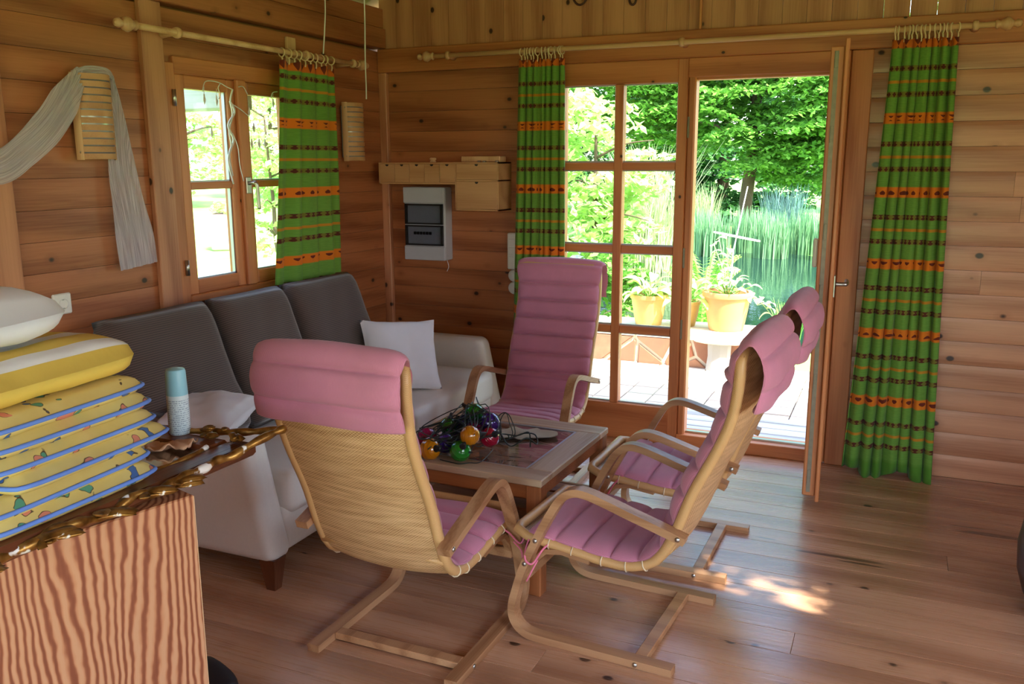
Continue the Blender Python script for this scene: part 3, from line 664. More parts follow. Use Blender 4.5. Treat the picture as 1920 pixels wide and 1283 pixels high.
# ------------------------------------------------------------------ cushion / pillow helper
def pillow(w, d, h, n=18, sq=5.0, edge=.12, wr=.0, seed=0, flat=0.55, corner=.10):
    # pillow lying flat, centre at the origin; returns V,F,UV
    rs = np.random.RandomState(seed); V = []; F = []; UV = []
    A = rs.uniform(0, 6.3, 6)
    for s in (1, -1):
        for j in range(n+1):
            for i in range(n+1):
                u = 2*i/n-1; v = 2*j/n-1
                f = max(0, (1-abs(u)**sq)*(1-abs(v)**sq))**flat
                k = 1-corner*(u*u*v*v)*0; pin = 1-edge*(1-abs(v)**2)*abs(u)**8; pin2 = 1-edge*(1-abs(u)**2)*abs(v)**8
                x = u*w/2*pin*(1-corner*.5*abs(u*v)**6); y = v*d/2*pin2*(1-corner*.5*abs(u*v)**6)
                wz = wr*f*(math.sin(7*u+3*v+A[0])*.5+math.sin(11*v-5*u+A[1])*.35+math.sin(17*u+A[2])*.2)
                V.append((x, y, s*h/2*f+wz)); UV.append(((u+1)/2*w, (v+1)/2*d))
    m = (n+1)**2
    for j in range(n):
        for i in range(n):
            k = j*(n+1)+i; F.append((k, k+1, k+n+2, k+n+1)); F.append((m+k, m+k+n+1, m+k+n+2, m+k+1))
    for i in range(n):
        a = i; F.append((a+1, a, m+a, m+a+1)); a = n*(n+1)+i; F.append((a, a+1, m+a+1, m+a))
        a = i*(n+1); F.append((a, a+n+1, m+a+n+1, m+a)); a = i*(n+1)+n; F.append((a+n+1, a, m+a, m+a+n+1))
    return V, F, UV
def outline(w, d, edge=.0, corner=.1, n=18):
    P = []
    for u, v in [(2*i/n-1, -1) for i in range(n)]+[(1, 2*i/n-1) for i in range(n)]+[(1-2*i/n, 1) for i in range(n)]+[(-1, 1-2*i/n) for i in range(n)]:
        pin = 1-edge*(1-abs(v)**2)*abs(u)**8; pin2 = 1-edge*(1-abs(u)**2)*abs(v)**8
        P.append((u*w/2*pin*(1-corner*.5*abs(u*v)**6), v*d/2*pin2*(1-corner*.5*abs(u*v)**6), 0))
    return P

# ------------------------------------------------------------------ sofa
def rounded_block(a, b, r, seg=4):
    # box rounded on all edges through a superellipsoid-like grid
    n = 14; V = []; F = []; c = [(a[i]+b[i])/2 for i in range(3)]; hs = [(b[i]-a[i])/2 for i in range(3)]
    def pt(p):
        q = [max(-hs[i]+r, min(hs[i]-r, p[i])) for i in range(3)]; d = Vector([p[i]-q[i] for i in range(3)])
        if d.length > 1e-9: d = d.normalized()*r
        return (c[0]+q[0]+d[0], c[1]+q[1]+d[1], c[2]+q[2]+d[2])
    def ticks(h_):
        return [-h_, -h_+r*.3, -h_+r*.65, -h_+r]+[(-h_+r)+(2*h_-2*r)*k/5 for k in range(1, 5)]+[h_-r, h_-r*.65, h_-r*.3, h_]
    idx = {}
    def vid(p):
        k = tuple(round(x, 6) for x in p)
        if k not in idx: idx[k] = len(V); V.append(pt(p))
        return idx[k]
    for ax in range(3):
        a1, a2 = [(1, 2), (2, 0), (0, 1)][ax]; T1, T2 = ticks(hs[a1]), ticks(hs[a2])
        for s in (-1, 1):
            for i in range(len(T1)-1):
                for j in range(len(T2)-1):
                    q = []
                    for u, v in ((i, j), (i+1, j), (i+1, j+1), (i, j+1)):
                        p = [0, 0, 0]; p[ax] = s*hs[ax]; p[a1] = T1[u]; p[a2] = T2[v]; q.append(vid(p))
                    F.append(tuple(q) if s > 0 else tuple(q[::-1]))
    return MB().add(V, F)
sf = thing('sofa', 'cream leather sofa under the window with dark brown wooden feet', 'sofa', (0, 0, 0))
def arm(y0, y1, name):
    # side profile in x,z: slightly raked front, rounded top
    m = rounded_block((.06, y0, .115), (.86, y1, .60), .045)
    V = []
    for x, y, z in m.V:
        k = (z-.115)/.485
        V.append((x+((.075*(1-k)-.03*k) if x > .5 else 0), y, z))
    m.V = V; return m.build(name, M['cream'], sf, True)
arm(-2.385, -2.25, 'armrest'); arm(-.37, -.23, 'armrest')
rounded_block((.10, -2.26, .115), (.90, -.36, .30), .03).build('base', M['cream'], sf, True)
rounded_block((.18, -2.248, .26), (.925, -1.31, .435), .045).build('seat_cushion', M['cream'], sf, True)
rounded_block((.18, -1.307, .26), (.925, -.372, .435), .045).build('seat_cushion', M['cream'], sf, True)
rounded_block((.04, -2.25, .115), (.262, -.37, .62), .04).build('back', M['cream'], sf, True)
for x, y in ((.89, -2.335), (.89, -.28), (.13, -2.335), (.13, -.28)):
    V = []; 
    for z, h_ in ((0, .02), (.13, .036)):
        for sx, sy in ((-1,-1),(1,-1),(1,1),(-1,1)): V.append((x+sx*h_, y+sy*h_, z))
    MB().add(V, [(3,2,1,0),(4,5,6,7),(0,1,5,4),(1,2,6,5),(2,3,7,6),(3,0,4,7)]).build('foot', M['darkleg'], sf)
yb = [-2.50, -1.905, -1.40, -.80]
labs = ['brown corduroy back cushion at the spray can end of the sofa', 'brown corduroy back cushion between the two other brown ones', 'brown corduroy back cushion under the green curtain']
for k in range(3):
    w_ = yb[k+1]-yb[k]-.004; V, F, UV = pillow(.61, w_, .17, 16, 6, .02, .003, k, .5, .05)
    th = math.radians(70); Mc = Matrix.Translation((.345, (yb[k]+yb[k+1])/2, .735)) @ Matrix.Rotation(-(PI-th), 4, 'Y')
    if k == 0:                                           # the lower end is squeezed in beside the armrest, the upper end bulges over it
        Vn = []
        for v in V:
            p = Mc @ Vector(v); q = min(1, max(0, (p.z-.60)/.10)); lim = -2.245+(-2.52+2.245)*q*q*(3-2*q)
            y0, y1 = yb[0], yb[1]; p.y = y1+(p.y-y1)*(y1-max(y0, lim))/(y1-y0); Vn.append(Mc.inverted() @ p)
        V = Vn
    o = mesh('back_cushion', V, F, M['browncord'], None, True, UV); o.matrix_world = Mc
    tag(o, labs[k], 'cushion', 'brown sofa back cushions')
def loose_pillow(label, mat, w, d, h, loc, rot, seed):
    V, F, UV = pillow(w, d, h, 20, 3.2, .10, .008, seed, .6, .02); o = mesh('pillow', V, F, mat, None, True, UV)
    o.location = loc; o.rotation_euler = rot; return tag(o, label, 'pillow', 'white pillows on the sofa')
loose_pillow('white cotton pillow leaning in the far corner of the sofa', M['white_cloth'], .41, .40, .14, (.650, -.945, .612), (math.radians(60), math.radians(4), math.radians(46)), 3)
loose_pillow('greyish white pillow lying over the sofa armrest behind the spray can', M['grey_cloth'], .34, .26, .13, (.605, -2.31, .655), (math.radians(12), math.radians(-4), math.radians(6)), 8)

# ------------------------------------------------------------------ rattan cantilever chairs
RIM = [(-.008,.372),(.04,.352),(.16,.338),(.29,.322),(.40,.322),(.482,.360),(.538,.456),(.592,.605),(.662,.752),(.702,.862),(.716,.97),(.716,1.045)]
SIDE = [(.56,.014),(.40,.014),(.2,.014),(.08,.015),(.03,.028),(.0,.062),(-.006,.11),(.008,.17),(.035,.255),(.09,.38),(.145,.485),(.178,.533),(.215,.556),(.26,.557),(.33,.539),(.408,.515),(.50,.488),(.585,.462)]
HALF, OUT = .222, .258
def make_chair(label, fold=1.0, pad_pts=None):
    t = thing('rattan_armchair', label, 'armchair', group='pink cushioned rattan chairs')
    prof, plen = resample(catmull(RIM, 8), 60)
    tan = np.gradient(prof, axis=0); tan /= np.linalg.norm(tan, axis=1)[:, None]; nor = np.stack([-tan[:, 1], tan[:, 0]], 1)
    nv = 15; V = []; UV = []; F = []
    for lay in (0, 1):
        for i in range(60):
            for j in range(nv):
                v = 2*j/(nv-1)-1; sag = -.022*(1-v*v)-.009*lay
                p = prof[i]+nor[i]*sag; V.append((p[0], v*HALF, p[1])); UV.append((v*HALF, i/59*plen))
    m = 60*nv
    for i in range(59):
        for j in range(nv-1):
            k = i*nv+j; F.append((k, k+1, k+nv+1, k+nv)); F.append((m+k, m+k+nv, m+k+nv+1, m+k+1))
    mesh('woven_shell', V, F, M['rattan'], t, True, UV)
    loop = [(p[0], -HALF, p[1]) for p in prof[::2]]+[(prof[-1][0]+.002, v*HALF, prof[-1][1]+.004-.01*(1-v*v)*0) for v in (-.85, -.5, 0, .5, .85)]+[(p[0], HALF, p[1]) for p in prof[::-2]]+[(prof[0][0]-.004, v*HALF, prof[0][1]) for v in (.85, .5, 0, -.5, -.85)]
    rm = MB().tube(loop, .0175, 10, closed=True).build('rim', M['rim'], t, True)
    # second cane along the underside of the seat back
    MB().tube([(p[0]+.004, y_, p[1]-.012) for p, y_ in [(prof[27], v*HALF) for v in np.linspace(-1, 1, 9)]], .011, 8).build('cross_cane', M['rim'], t, True)
    for sgn in (-1, 1):
        for i in (6, 10, 15, 19, 22):
            p = prof[i]; nn = nor[i]; P = []
            for a in range(10):
                g = 2*PI*a/10; P.append((p[0]+nn[0]*.019*math.cos(g), sgn*HALF+.019*math.sin(g), p[1]+nn[1]*.019*math.cos(g)))
            MB().tube(P, .0022, 5, closed=True).build('binding', M['raffia'], rm, True)
    path = [tuple(p) for p in catmull(SIDE, 4)]
    for sgn in (-1, 1):
        s_ = MB().strip(path, .044, .026, sgn*OUT).build('side_frame', M['bent'], t); autosmooth(s_, 50)
        MB().strip([(.03,.225),(.06,.275),(.10,.315),(.16,.325),(.26,.312)], .026, .018, sgn*(OUT-.034)).build('seat_support', M['bent'], t)
        for (x, z), yy in (((.045, .278), 0), ((.084, .368), 0), ((.565, .469), 0), ((.44, .014), 0)):
            MB().lathe([(0, 0), (.0085, 0), (.008, .003), (.004, .005), (0, .005)], 10, axis='y').move(Matrix.Translation((x, sgn*(OUT+.022), z)) @ Matrix.Diagonal((1, sgn, 1, 1))).build('bolt', M['steel'], s_, True)
    MB().box((.425, -OUT+.022, .004), (.468, OUT-.022, .028), .003).build('stretcher', M['bent'], t)
    MB().box((.02, -OUT+.022, .205), (.045, OUT-.022, .24), .003).build('stretcher', M['bent'], t)
    # quilted pad: seat, back, folded over the top
    f = fold
    top = [(.702, 1.01), (.710, 1.045), (.728, 1.045+.028*f), (.754, 1.045+.036*f), (.780, 1.045+.012*f), (.790, 1.0), (.782, .945), (.768, .89)]
    pp = [(p[0]+n_[0]*.017, p[1]+n_[1]*.017) for p, n_ in zip(prof[2:57], nor[2:57])]+top
    P, L = resample(catmull(pp[::2]+[pp[-1]], 4), 320)
    T = np.gradient(P, axis=0); T /= np.linalg.norm(T, axis=1)[:, None]; Nn = np.stack([-T[:, 1], T[:, 0]], 1)
    nv = 21; V = []; UV = []; F = []; nP = len(P); qd = .098
    for lay in (0, 1):
        for i in range(nP):
            s = i/(nP-1)*L; fr_ = abs(2*((s/qd) % 1)-1); puff = (1-fr_**5)**.7; endk = min(1, s/.02, (L-s)/.015)
            hw = .232-.006*fr_**3
            if s > L-.34: hw += .018*min(1, (s-L+.34)/.12)
            for j in range(nv):
                v = math.sin((2*j/(nv-1)-1)*PI/2); e = max(0, 1-abs(v)**6)**.6
                thk = (.007+(.026+(.014 if .55 < s < L-.34 else 0))*puff*endk)*e*(.93+.07*math.sin(v*5+s*17))
                d = thk if lay == 0 else -.003*e
                V.append((P[i][0]+Nn[i][0]*d, v*hw, P[i][1]+Nn[i][1]*d)); UV.append((v*hw, s))
    m = nP*nv
    for i in range(nP-1):
        for j in range(nv-1):
            k = i*nv+j; F.append((k, k+1, k+nv+1, k+nv)); F.append((m+k, m+k+nv, m+k+nv+1, m+k+1))
        for j in (0, nv-1):
            k = i*nv+j; q = (k, m+k, m+k+nv, k+nv); F.append(q if j else q[::-1])
    for j in range(nv-1):
        F.append((j+1, j, m+j, m+j+1)); k = (nP-1)*nv+j; F.append((k, k+1, m+k+1, m+k))
    pd = mesh('pad', V, F, M['pink'], t, True, UV)
    for sgn in (-1, 1):
        y_ = sgn*.215
        MB().tube(catmull([(.05, y_, .37), (.04, sgn*.245, .34), (.05, sgn*.285, .30), (.075, sgn*.28, .285), (.10, sgn*.25, .33), (.13, sgn*.222, .36)], 5), .0035, 6).build('tie', M['pinkstring'], pd, True)
        MB().tube(catmull([(.085, sgn*.262, .292), (.075, sgn*.286, .26), (.055, sgn*.284, .22)], 4), .003, 6).build('tie', M['pinkstring'], pd, True)
    return t
c1 = make_chair('pink cushioned rattan chair with its woven back turned away from the table')
c1.location = (1.562, -2.092, 0); c1.rotation_euler = (0, 0, math.radians(-90.5))
def place_chair(src, label, loc, rz):
    c = copy_tree(src); c.location = loc; c.rotation_euler = (0, 0, rz); c['label'] = label; return c
place_chair(c1, 'rattan armchair side-on at the near corner of the table, beside the sun patch', (1.888, -2.018, 0), math.radians(-3.6))
place_chair(c1, 'rattan armchair between the table and the open doorway', (1.914, -1.345, 0), math.radians(-.8))
c4 = make_chair('pink quilted rattan armchair in front of the glazed panel, facing the table', .3)
c4.location = (1.325, -1.10, 0); c4.rotation_euler = (0, 0, math.radians(90.5))

# ------------------------------------------------------------------ coffee table
TX, TY, TZ = 1.508, -1.632, .462
tb = thing('coffee_table', 'low square wooden table with a glossy leaf print inset', 'table', (TX, TY, 0), math.radians(-2.0))
S = .365; BW = .105
MB().box((-S, -S, TZ-.028), (S, -S+BW, TZ), .004).build('top_board', M['table'], tb); MB().box((-S, S-BW, TZ-.028), (S, S, TZ), .004).build('top_board', M['table'], tb)
tv = wood('table_wood_y', (200, 172, 142), (156, 118, 86), axis=1, knots=0, rough=.45, var=.05)
MB().box((-S, -S+BW, TZ-.028), (-S+BW, S-BW, TZ), .004).build('top_board', tv, tb); MB().box((S-BW, -S+BW, TZ-.028), (S, S-BW, TZ), .004).build('top_board', tv, tb)
MB().box((-S+BW, -S+BW, TZ-.022), (S-BW, S-BW, TZ-.007)).build('inset_panel', M['print'], tb)
bd = MB()
for a, b_ in (((-S+BW, -S+BW), (S-BW, -S+BW+.008)), ((-S+BW, S-BW-.008), (S-BW, S-BW)), ((-S+BW, -S+BW), (-S+BW+.008, S-BW)), ((S-BW-.008, -S+BW), (S-BW, S-BW))):
    bd.box((*a, TZ-.008), (*b_, TZ-.003))
bd.build('film_edge', M['silver'], tb)
for sx in (-1, 1):
    for sy in (-1, 1):
        x, y = sx*(S-.034), sy*(S-.034); MB().box((x-.03, y-.03, 0), (x+.03, y+.03, TZ-.028), .004).build('leg', M['table_dark'], tb)
tdx = wood('table_rail_wood', (176, 106, 58), (124, 68, 34), axis=0, knots=0, rough=.5)
for sy in (-1, 1):
    y = sy*(S-.03); MB().box((-S+.06, y-.011, TZ-.085), (S-.06, y+.011, TZ-.028), .002).build('apron', tdx, tb); MB().box((-S+.06, y-.011, .15), (S-.06, y+.011, .19), .002).build('rail', tdx, tb)
    MB().box((y-.011, -S+.06, TZ-.085), (y+.011, S-.06, TZ-.028), .002).build('apron', tdx, tb); MB().box((y-.011, -S+.06, .15), (y+.011, S-.06, .19), .002).build('rail', tdx, tb)
for k in range(5):
    y0 = -S+.075+k*.119; MB().box((-S+.045, y0, .19), (S-.045, y0+.1, .204), .002).build('shelf_slat', tdx, tb)

# ---- string of coloured lampions lying in a heap on the table
ls = thing('lampion_string', 'tangled dark cable with coloured ribbed glass lampions heaped on the table', 'party lights', (1.42, -1.80, TZ))
BALLS = [((863,846),.035,'green',0), ((800,822),.036,'magenta',.012), ((806,843),.036,'amber',-.004), ((834,832),.033,'violet',.012), ((870,835),.033,'amber',.03),
         ((841,800),.031,'green',.052), ((856,797),.028,'violet',.058), ((889,776),.034,'green',.085), ((918,793),.036,'violet',.062), ((896,806),.034,'magenta',.04), ((917,820),.034,'red',.02), ((878,812),.030,'violet',.03)]
cents = []
for (px, py), r, c, dz in BALLS:
    r *= 1.18; z = TZ+r+max(0, dz)*.9; p = on_z(px, py, z); p.z = z+.001
    for it in range(20):                                # push balls apart
        for q, rq in cents:
            d = p-q
            if d.length < (r+rq)*.94: p += d.normalized()*((r+rq)*.94-d.length)*.6
        p.z = max(p.z, TZ+r)
    cents.append((p.copy(), r))
    prof = [(0, -r)]+[(r*math.sin(a)*(1+.025*math.cos(a*13)), -r*math.cos(a)) for a in np.linspace(.12, PI-.3, 24)]
    ax = Vector((random.uniform(-1, 1), random.uniform(-1, 1), random.uniform(-.2, .8))).normalized()
    Mx = Matrix.Translation(p-ls.location) @ Vector((0, 0, 1)).rotation_difference(ax).to_matrix().to_4x4()
    o = MB().lathe(prof, 22).build('lampion', M['ball_'+c], ls, True); o.matrix_local = Mx
    MB().lathe([(0, r*.86), (r*.36, r*.86), (r*.33, r*1.02), (r*.2, r*1.2), (r*.16, r*1.6), (0, r*1.6)], 12).build('socket', M['black'], o, True)
rs = random.Random(5); P = []
for k in range(130):
    q, r = cents[rs.randrange(len(cents))]; a = rs.uniform(0, 6.28); e = rs.uniform(.6, 1.35)
    P.append(q-ls.location+Vector((math.cos(a)*r*e, math.sin(a)*r*e, rs.uniform(-.2, 1.15)*r)))
for p in P: p.z = max(p.z, .004)
MB().tube([Vector(v) for v in catmull([tuple(p) for p in P], 5)], .0022, 5).build('cable', M['wire'], ls, True)
P = []
for k in range(9):                                      # loops standing up out of the heap
    c = Vector((rs.uniform(-.02, .16), rs.uniform(-.02, .18), .03)); h_ = rs.uniform(.06, .12); w_ = rs.uniform(.015, .035)
    P += [c+Vector((-w_, 0, 0)), c+Vector((-w_, .01, h_*.7)), c+Vector((0, .02, h_)), c+Vector((w_, .01, h_*.7)), c+Vector((w_*1.3, 0, 0))]
MB().tube([Vector(v) for v in catmull([tuple(p) for p in P], 5)], .0022, 5).build('cable', M['wire'], ls, True)
P = []
for k in range(12):
    a = k*.9; P.append((.20+.07*math.cos(a)+.004*k, .10+.05*math.sin(a), .012+.05*abs(math.sin(k*1.3))))
MB().tube([Vector(v) for v in catmull(P, 5)], .003, 5).build('cable', M['wire'], ls, True)
loc = ls.location; P = [on_z(a, b, TZ+.003)-loc for a, b in ((825, 862), (850, 868), (862, 870), (880, 868), (902, 866), (925, 842))]
MB().tube([Vector(v) for v in catmull([tuple(p) for p in P], 5)], .002, 5).build('cable', M['wire'], ls, True)
MB().tube([Vector(v) for v in catmull([tuple(p) for p in [on_z(905, 790, TZ+.08)-loc, on_z(897, 760, TZ+.12)-loc, on_z(893, 745, TZ+.14)-loc, on_z(900, 760, TZ+.11)-loc, on_z(925, 780, TZ+.05)-loc]], 5)], .0022, 5).build('cable', M['wire'], ls, True)
# dusty cloth on the print
n = 40; ctr = on_z(980, 815, TZ); V = []; F = []
def ragr(a): return .105*(1+.22*math.cos(2*a-.3)+.10*math.cos(3*a+1)+.07*math.sin(7*a)+.06*math.cos(9*a+2))
for lay in (0, 1):
    for i in range(7):
        for k in range(n):
            a = 2*PI*k/n; r = ragr(a)*i/6; x, y = r*math.cos(a)*1.15, r*math.sin(a)*.85
            V.append((x, y, .004+.012*(1+math.sin(x*40+1)*math.cos(y*34))*(.5+.5*i/6)*.5-(.003 if lay else 0)))
for lay in (0, 1):
    b0 = lay*7*n
    for i in range(6):
        for k in range(n):
            q = (b0+i*n+k, b0+i*n+(k+1)%n, b0+(i+1)*n+(k+1)%n, b0+(i+1)*n+k); F.append(q if lay == 0 else q[::-1])
o = mesh('cloth_rag', V, F, M['rag'], None, True); o.location = (ctr.x, ctr.y, TZ-.004); o.rotation_euler = (0, 0, math.radians(18)); tag(o, 'crumpled beige cloth lying flat on the table print', 'cloth')

# ------------------------------------------------------------------ cabinet with mirror frame, pads and spray can
CR = math.radians(-16.5); CZ = .90
cb = thing('cabinet', 'cabinet in striking wavy-grained veneer carrying the cushion pile', 'cabinet', (1.632, -3.462, 0), CR)
# local: x -.55..0, y -1.15..0 ; face at x=0
MB().box((-.55, -1.15, 0), (0, 0, CZ-.001), .003).build('carcass', M['zebra'], cb)
MB().box((-.553, -1.153, CZ-.02), (-.56+.012, .0, CZ)).build('edge_band', M['pale'], cb)
MB().box((-.53, -.004, .02), (-.002, .001, CZ-.004)).build('side_edge', M['pale'], cb)
mf = thing('mirror_frame', 'old mirror in a carved gilt frame with chipped gesso, lying flat', 'mirror', (1.60, -3.20, CZ), math.radians(-1.5))
FW, FL = .66, 1.12                                       # local x -FW..0, y -FL..0
MB().box((-FW+.05, -FL+.05, .016), (-.05, -.05, .026)).build('mirror_glass', M['mirror'], mf)
MB().box((-FW+.03, -FL+.03, .0), (-.03, -.03, .015)).build('backing_board', M['pine_y'], mf)
for a, b_ in (((-.085, -FL, .002), (-.008, 0, .034)), ((-FW, -FL, .002), (-FW+.08, 0, .034)), ((-FW+.08, -.085, .002), (-.085, -.01, .034)), ((-FW+.08, -FL, .002), (-.085, -FL+.08, .034))):
    MB().box(a, b_, .01).build('rail', M['mahogany'], mf)
rs = random.Random(2)
def vine(P, r, name='gilt_moulding'):
    Q = [Vector(v) for v in catmull([tuple(p) for p in P], 5)]; R = [r*(.75+.45*abs(math.sin(i*.55))) for i in range(len(Q))]
    return MB().tube(Q, R, 8).build(name, M['gilt'], mf, True)
vine([(-.006+rs.uniform(-.010, .010), -FL+k*FL/24, .024+rs.uniform(-.008, .008)) for k in range(22)]+[(.0, -.10, .03), (.012, -.04, .045), (.03, .02, .058), (.035, .05, .06)], .0095)
vine([(-.085+.008*math.sin(k*1.7), -FL+.06+k*FL/15, .034+.004*math.sin(k*2.1)) for k in range(14)], .006)
vine([(.03, .045, .058), (-.03, .03, .05), (-.09, .012, .045), (-.17, .0, .04), (-.26, -.012, .036), (-.4, -.012, .034), (-.6, -.012, .034)], .009)
for k in range(16):                                      # carved leaves on the corner rosette and along the edge
    a = rs.uniform(0, 6.28)
    c = Vector((-.10+.055*math.cos(a), -.015+.03*math.sin(a), .045+rs.uniform(0, .012))) if k < 11 else Vector((rs.uniform(-.02, .012), -.25-.16*(k-11)+rs.uniform(-.03, .03), .02))
    V, F, UV = pillow(.034, .018, .014, 6, 2.2); o = mesh('carved_leaf', V, F, M['gilt'], mf, True); o.location = c; o.rotation_euler = (rs.uniform(-.5, .5), rs.uniform(-.5, .5), a)
for yy in (-.27, -.36, -.47, -.60, -.74):                # broken scroll leaves hanging over the edge
    for da, l in ((-.7, .07), (-.1, .085), (.5, .06)):
        V, F, UV = pillow(l, .026, .016, 7, 2.0); o = mesh('carved_leaf', V, F, M['gilt'], mf, True); a = PI/2+da+rs.uniform(-.3, .3)
        o.location = (.006+.012*math.cos(a), yy+.03*math.sin(a)+rs.uniform(-.02, .02), .024+rs.uniform(-.006, .006)); o.rotation_euler = (rs.uniform(-.3, .3), rs.uniform(0, .3), a)
# yellow pads
words = ['bottom', 'second from the bottom', 'third from the bottom', 'fourth from the bottom', 'fifth from the bottom', 'topmost']
ends = [(1.566, -3.474), (1.560, -3.484), (1.566, -3.43), (1.556, -3.455), (1.560, -3.468), (1.560, -3.482)]
zp = CZ+.036; pitch = .0372
for k in range(6):
    w_ = .42; z = zp+.018+k*pitch; ex, ey = ends[k]
    t = thing('seat_pad', 'yellow floral seat pad with blue piping, %s of the pile' % words[k], 'cushion', (ex-w_/2, ey-w_/2, z), math.radians([1, 4, 6, 3, 3, 5][k]), 'yellow floral pads on the cabinet')
    t.rotation_euler = (math.radians([0, .5, -.5, .4, .2, 0][k]), math.radians([0, 1, .5, 1, .3, .4][k]), math.radians([1, 3, 5, 3, 3, 5][k]))
    V, F, UV = pillow(w_, w_, .042, 22, 9, .0, .0012, 20+k, .32, .12); mesh('cover', V, F, M['floral'], t, True, UV)
    MB().tube(outline(w_, w_, 0, .12, 22), .0046, 7, closed=True).build('piping', M['piping'], t, True)
sz = zp+6*pitch
V, F, UV = pillow(.46, .50, .092, 24, 7, .0, .004, 31, .45, .16); st = thing('chair_cushion', 'thick yellow and white striped cushion on top of the floral pads', 'cushion', (1.315, -3.72, sz+.044), math.radians(4))
UV = [((.046-v[2])-(.23-v[0]), v[1]) for v in V]; mesh('cover', V, F, M['stripe'], st, True, UV)
V, F, UV = pillow(.62, .46, .12, 24, 5, .03, .006, 33, .45, .14); o = mesh('bed_pillow', V, F, M['white_cloth'], None, True, UV)
o.location = (1.20, -3.84, sz+.137); o.rotation_euler = (.02, -.03, math.radians(8)); tag(o, 'white pillow lying on the striped cushion', 'pillow')
V, F, UV = pillow(.5, .42, .12, 22, 3.0, .06, .01, 35, .6, .03); o = mesh('bed_pillow', V, F, M['white_cloth'], None, True, UV)
o.location = (1.20, -4.00, sz+.243); o.rotation_euler = (.03, .06, math.radians(-6)); tag(o, 'white pillow slumped on the top of the pile', 'pillow')
cp = on_z(338, 812, CZ+.034)
cn = thing('spray_can', 'white spray can with a pale blue cap standing on the mirror', 'spray can', (cp.x, cp.y, CZ+.034))
MB().lathe([(0, 0), (.0245, 0), (.0265, .003), (.0265, .098), (.0255, .102)], 28).build('body', M['can'], cn, True)
autosmooth(MB().lathe([(.0258, .1), (.0262, .104), (.0245, .158), (.022, .165), (.012, .168), (0, .168)], 28).build('cap', M['capblue'], cn, True), 50)
sp_ = on_z(345, 828, CZ+.04); n = 9; V = []; F = []
for j in range(n):
    for i in range(n*2):
        u = i/(2*n-1)-.5; v = j/(n-1)-.5; V.append((u*.11*(1+.3*v), v*.07+.008*math.sin(u*11), .014+.010*math.sin(u*9+v*4)*math.cos(v*7+u*5)+.003*math.sin(u*25+v*13)))
for j in range(n-1):
    for i in range(2*n-1): k = j*2*n+i; F.append((k, k+1, k+2*n+1, k+2*n))
o = mesh('paper_scrap', V, F, M['scrap'], None, True); o.modifiers.new('t', 'SOLIDIFY').thickness = .003; o.location = (sp_.x-.02, sp_.y-.03, CZ+.024); o.rotation_euler = (0, 0, math.radians(35)); tag(o, 'crumpled tan paper scrap at the foot of the spray can', 'paper')
# black slipper behind the cabinet
sh = thing('slipper', 'black slipper with grey piping on the floor behind the cabinet', 'shoe', (1.10, -2.925, 0), math.radians(-14))
def sole(s, w, l): return [(x*l, y*w*(.8+.25*math.cos((x-.2)*3)), 0) for x, y in [(.5*math.cos(a), .5*math.sin(a)) for a in np.linspace(0, 2*PI, 29)[:-1]]]
so = sole(0, .095, .27); k = len(so)
MB().add([(x, y, 0) for x, y, z in so]+[(x, y, .022) for x, y, z in so], [tuple(range(k-1, -1, -1)), tuple(range(k, 2*k))]+[(i, (i+1)%k, k+(i+1)%k, k+i) for i in range(k)]).build('sole', M['shoe'], sh)
V = []; F = []
for j in range(9):
    for i in range(13):
        u = j/8; a = PI*i/12; x = .135-.15*u; wv = .046*(math.sin(min(1, u*1.6+.16)*PI/2))**.8; V.append((x-.003, wv*math.cos(a), .02+.055*math.sin(a)*(.35+.65*min(1, u*1.4))))
for j in range(8):
    for i in range(12): q = j*13+i; F.append((q, q+1, q+14, q+13))
o = mesh('upper', V, F, M['shoe'], sh, True); o.modifiers.new('t', 'SOLIDIFY').thickness = .005
MB().tube([(x*.93, y*.93, .026) for x, y, z in so], .0035, 6, closed=True).build('piping', M['shoegrey'], sh, True)
# dark leather stool at the right edge
sl = thing('leather_pouf', 'round dark brown leather pouf near the bare log wall', 'stool', (3.738, -1.31, 0))
MB().lathe([(0, 0), (.20, 0), (.235, .03), (.262, .12), (.268, .21), (.255, .30), (.225, .36), (.17, .385), (0, .395)], 32).build('body', M['brownleather'], sl, True)
MB().lathe([(.226, .352), (.232, .36), (.226, .368)], 32).build('seam', M['darkleg'], sl, True)

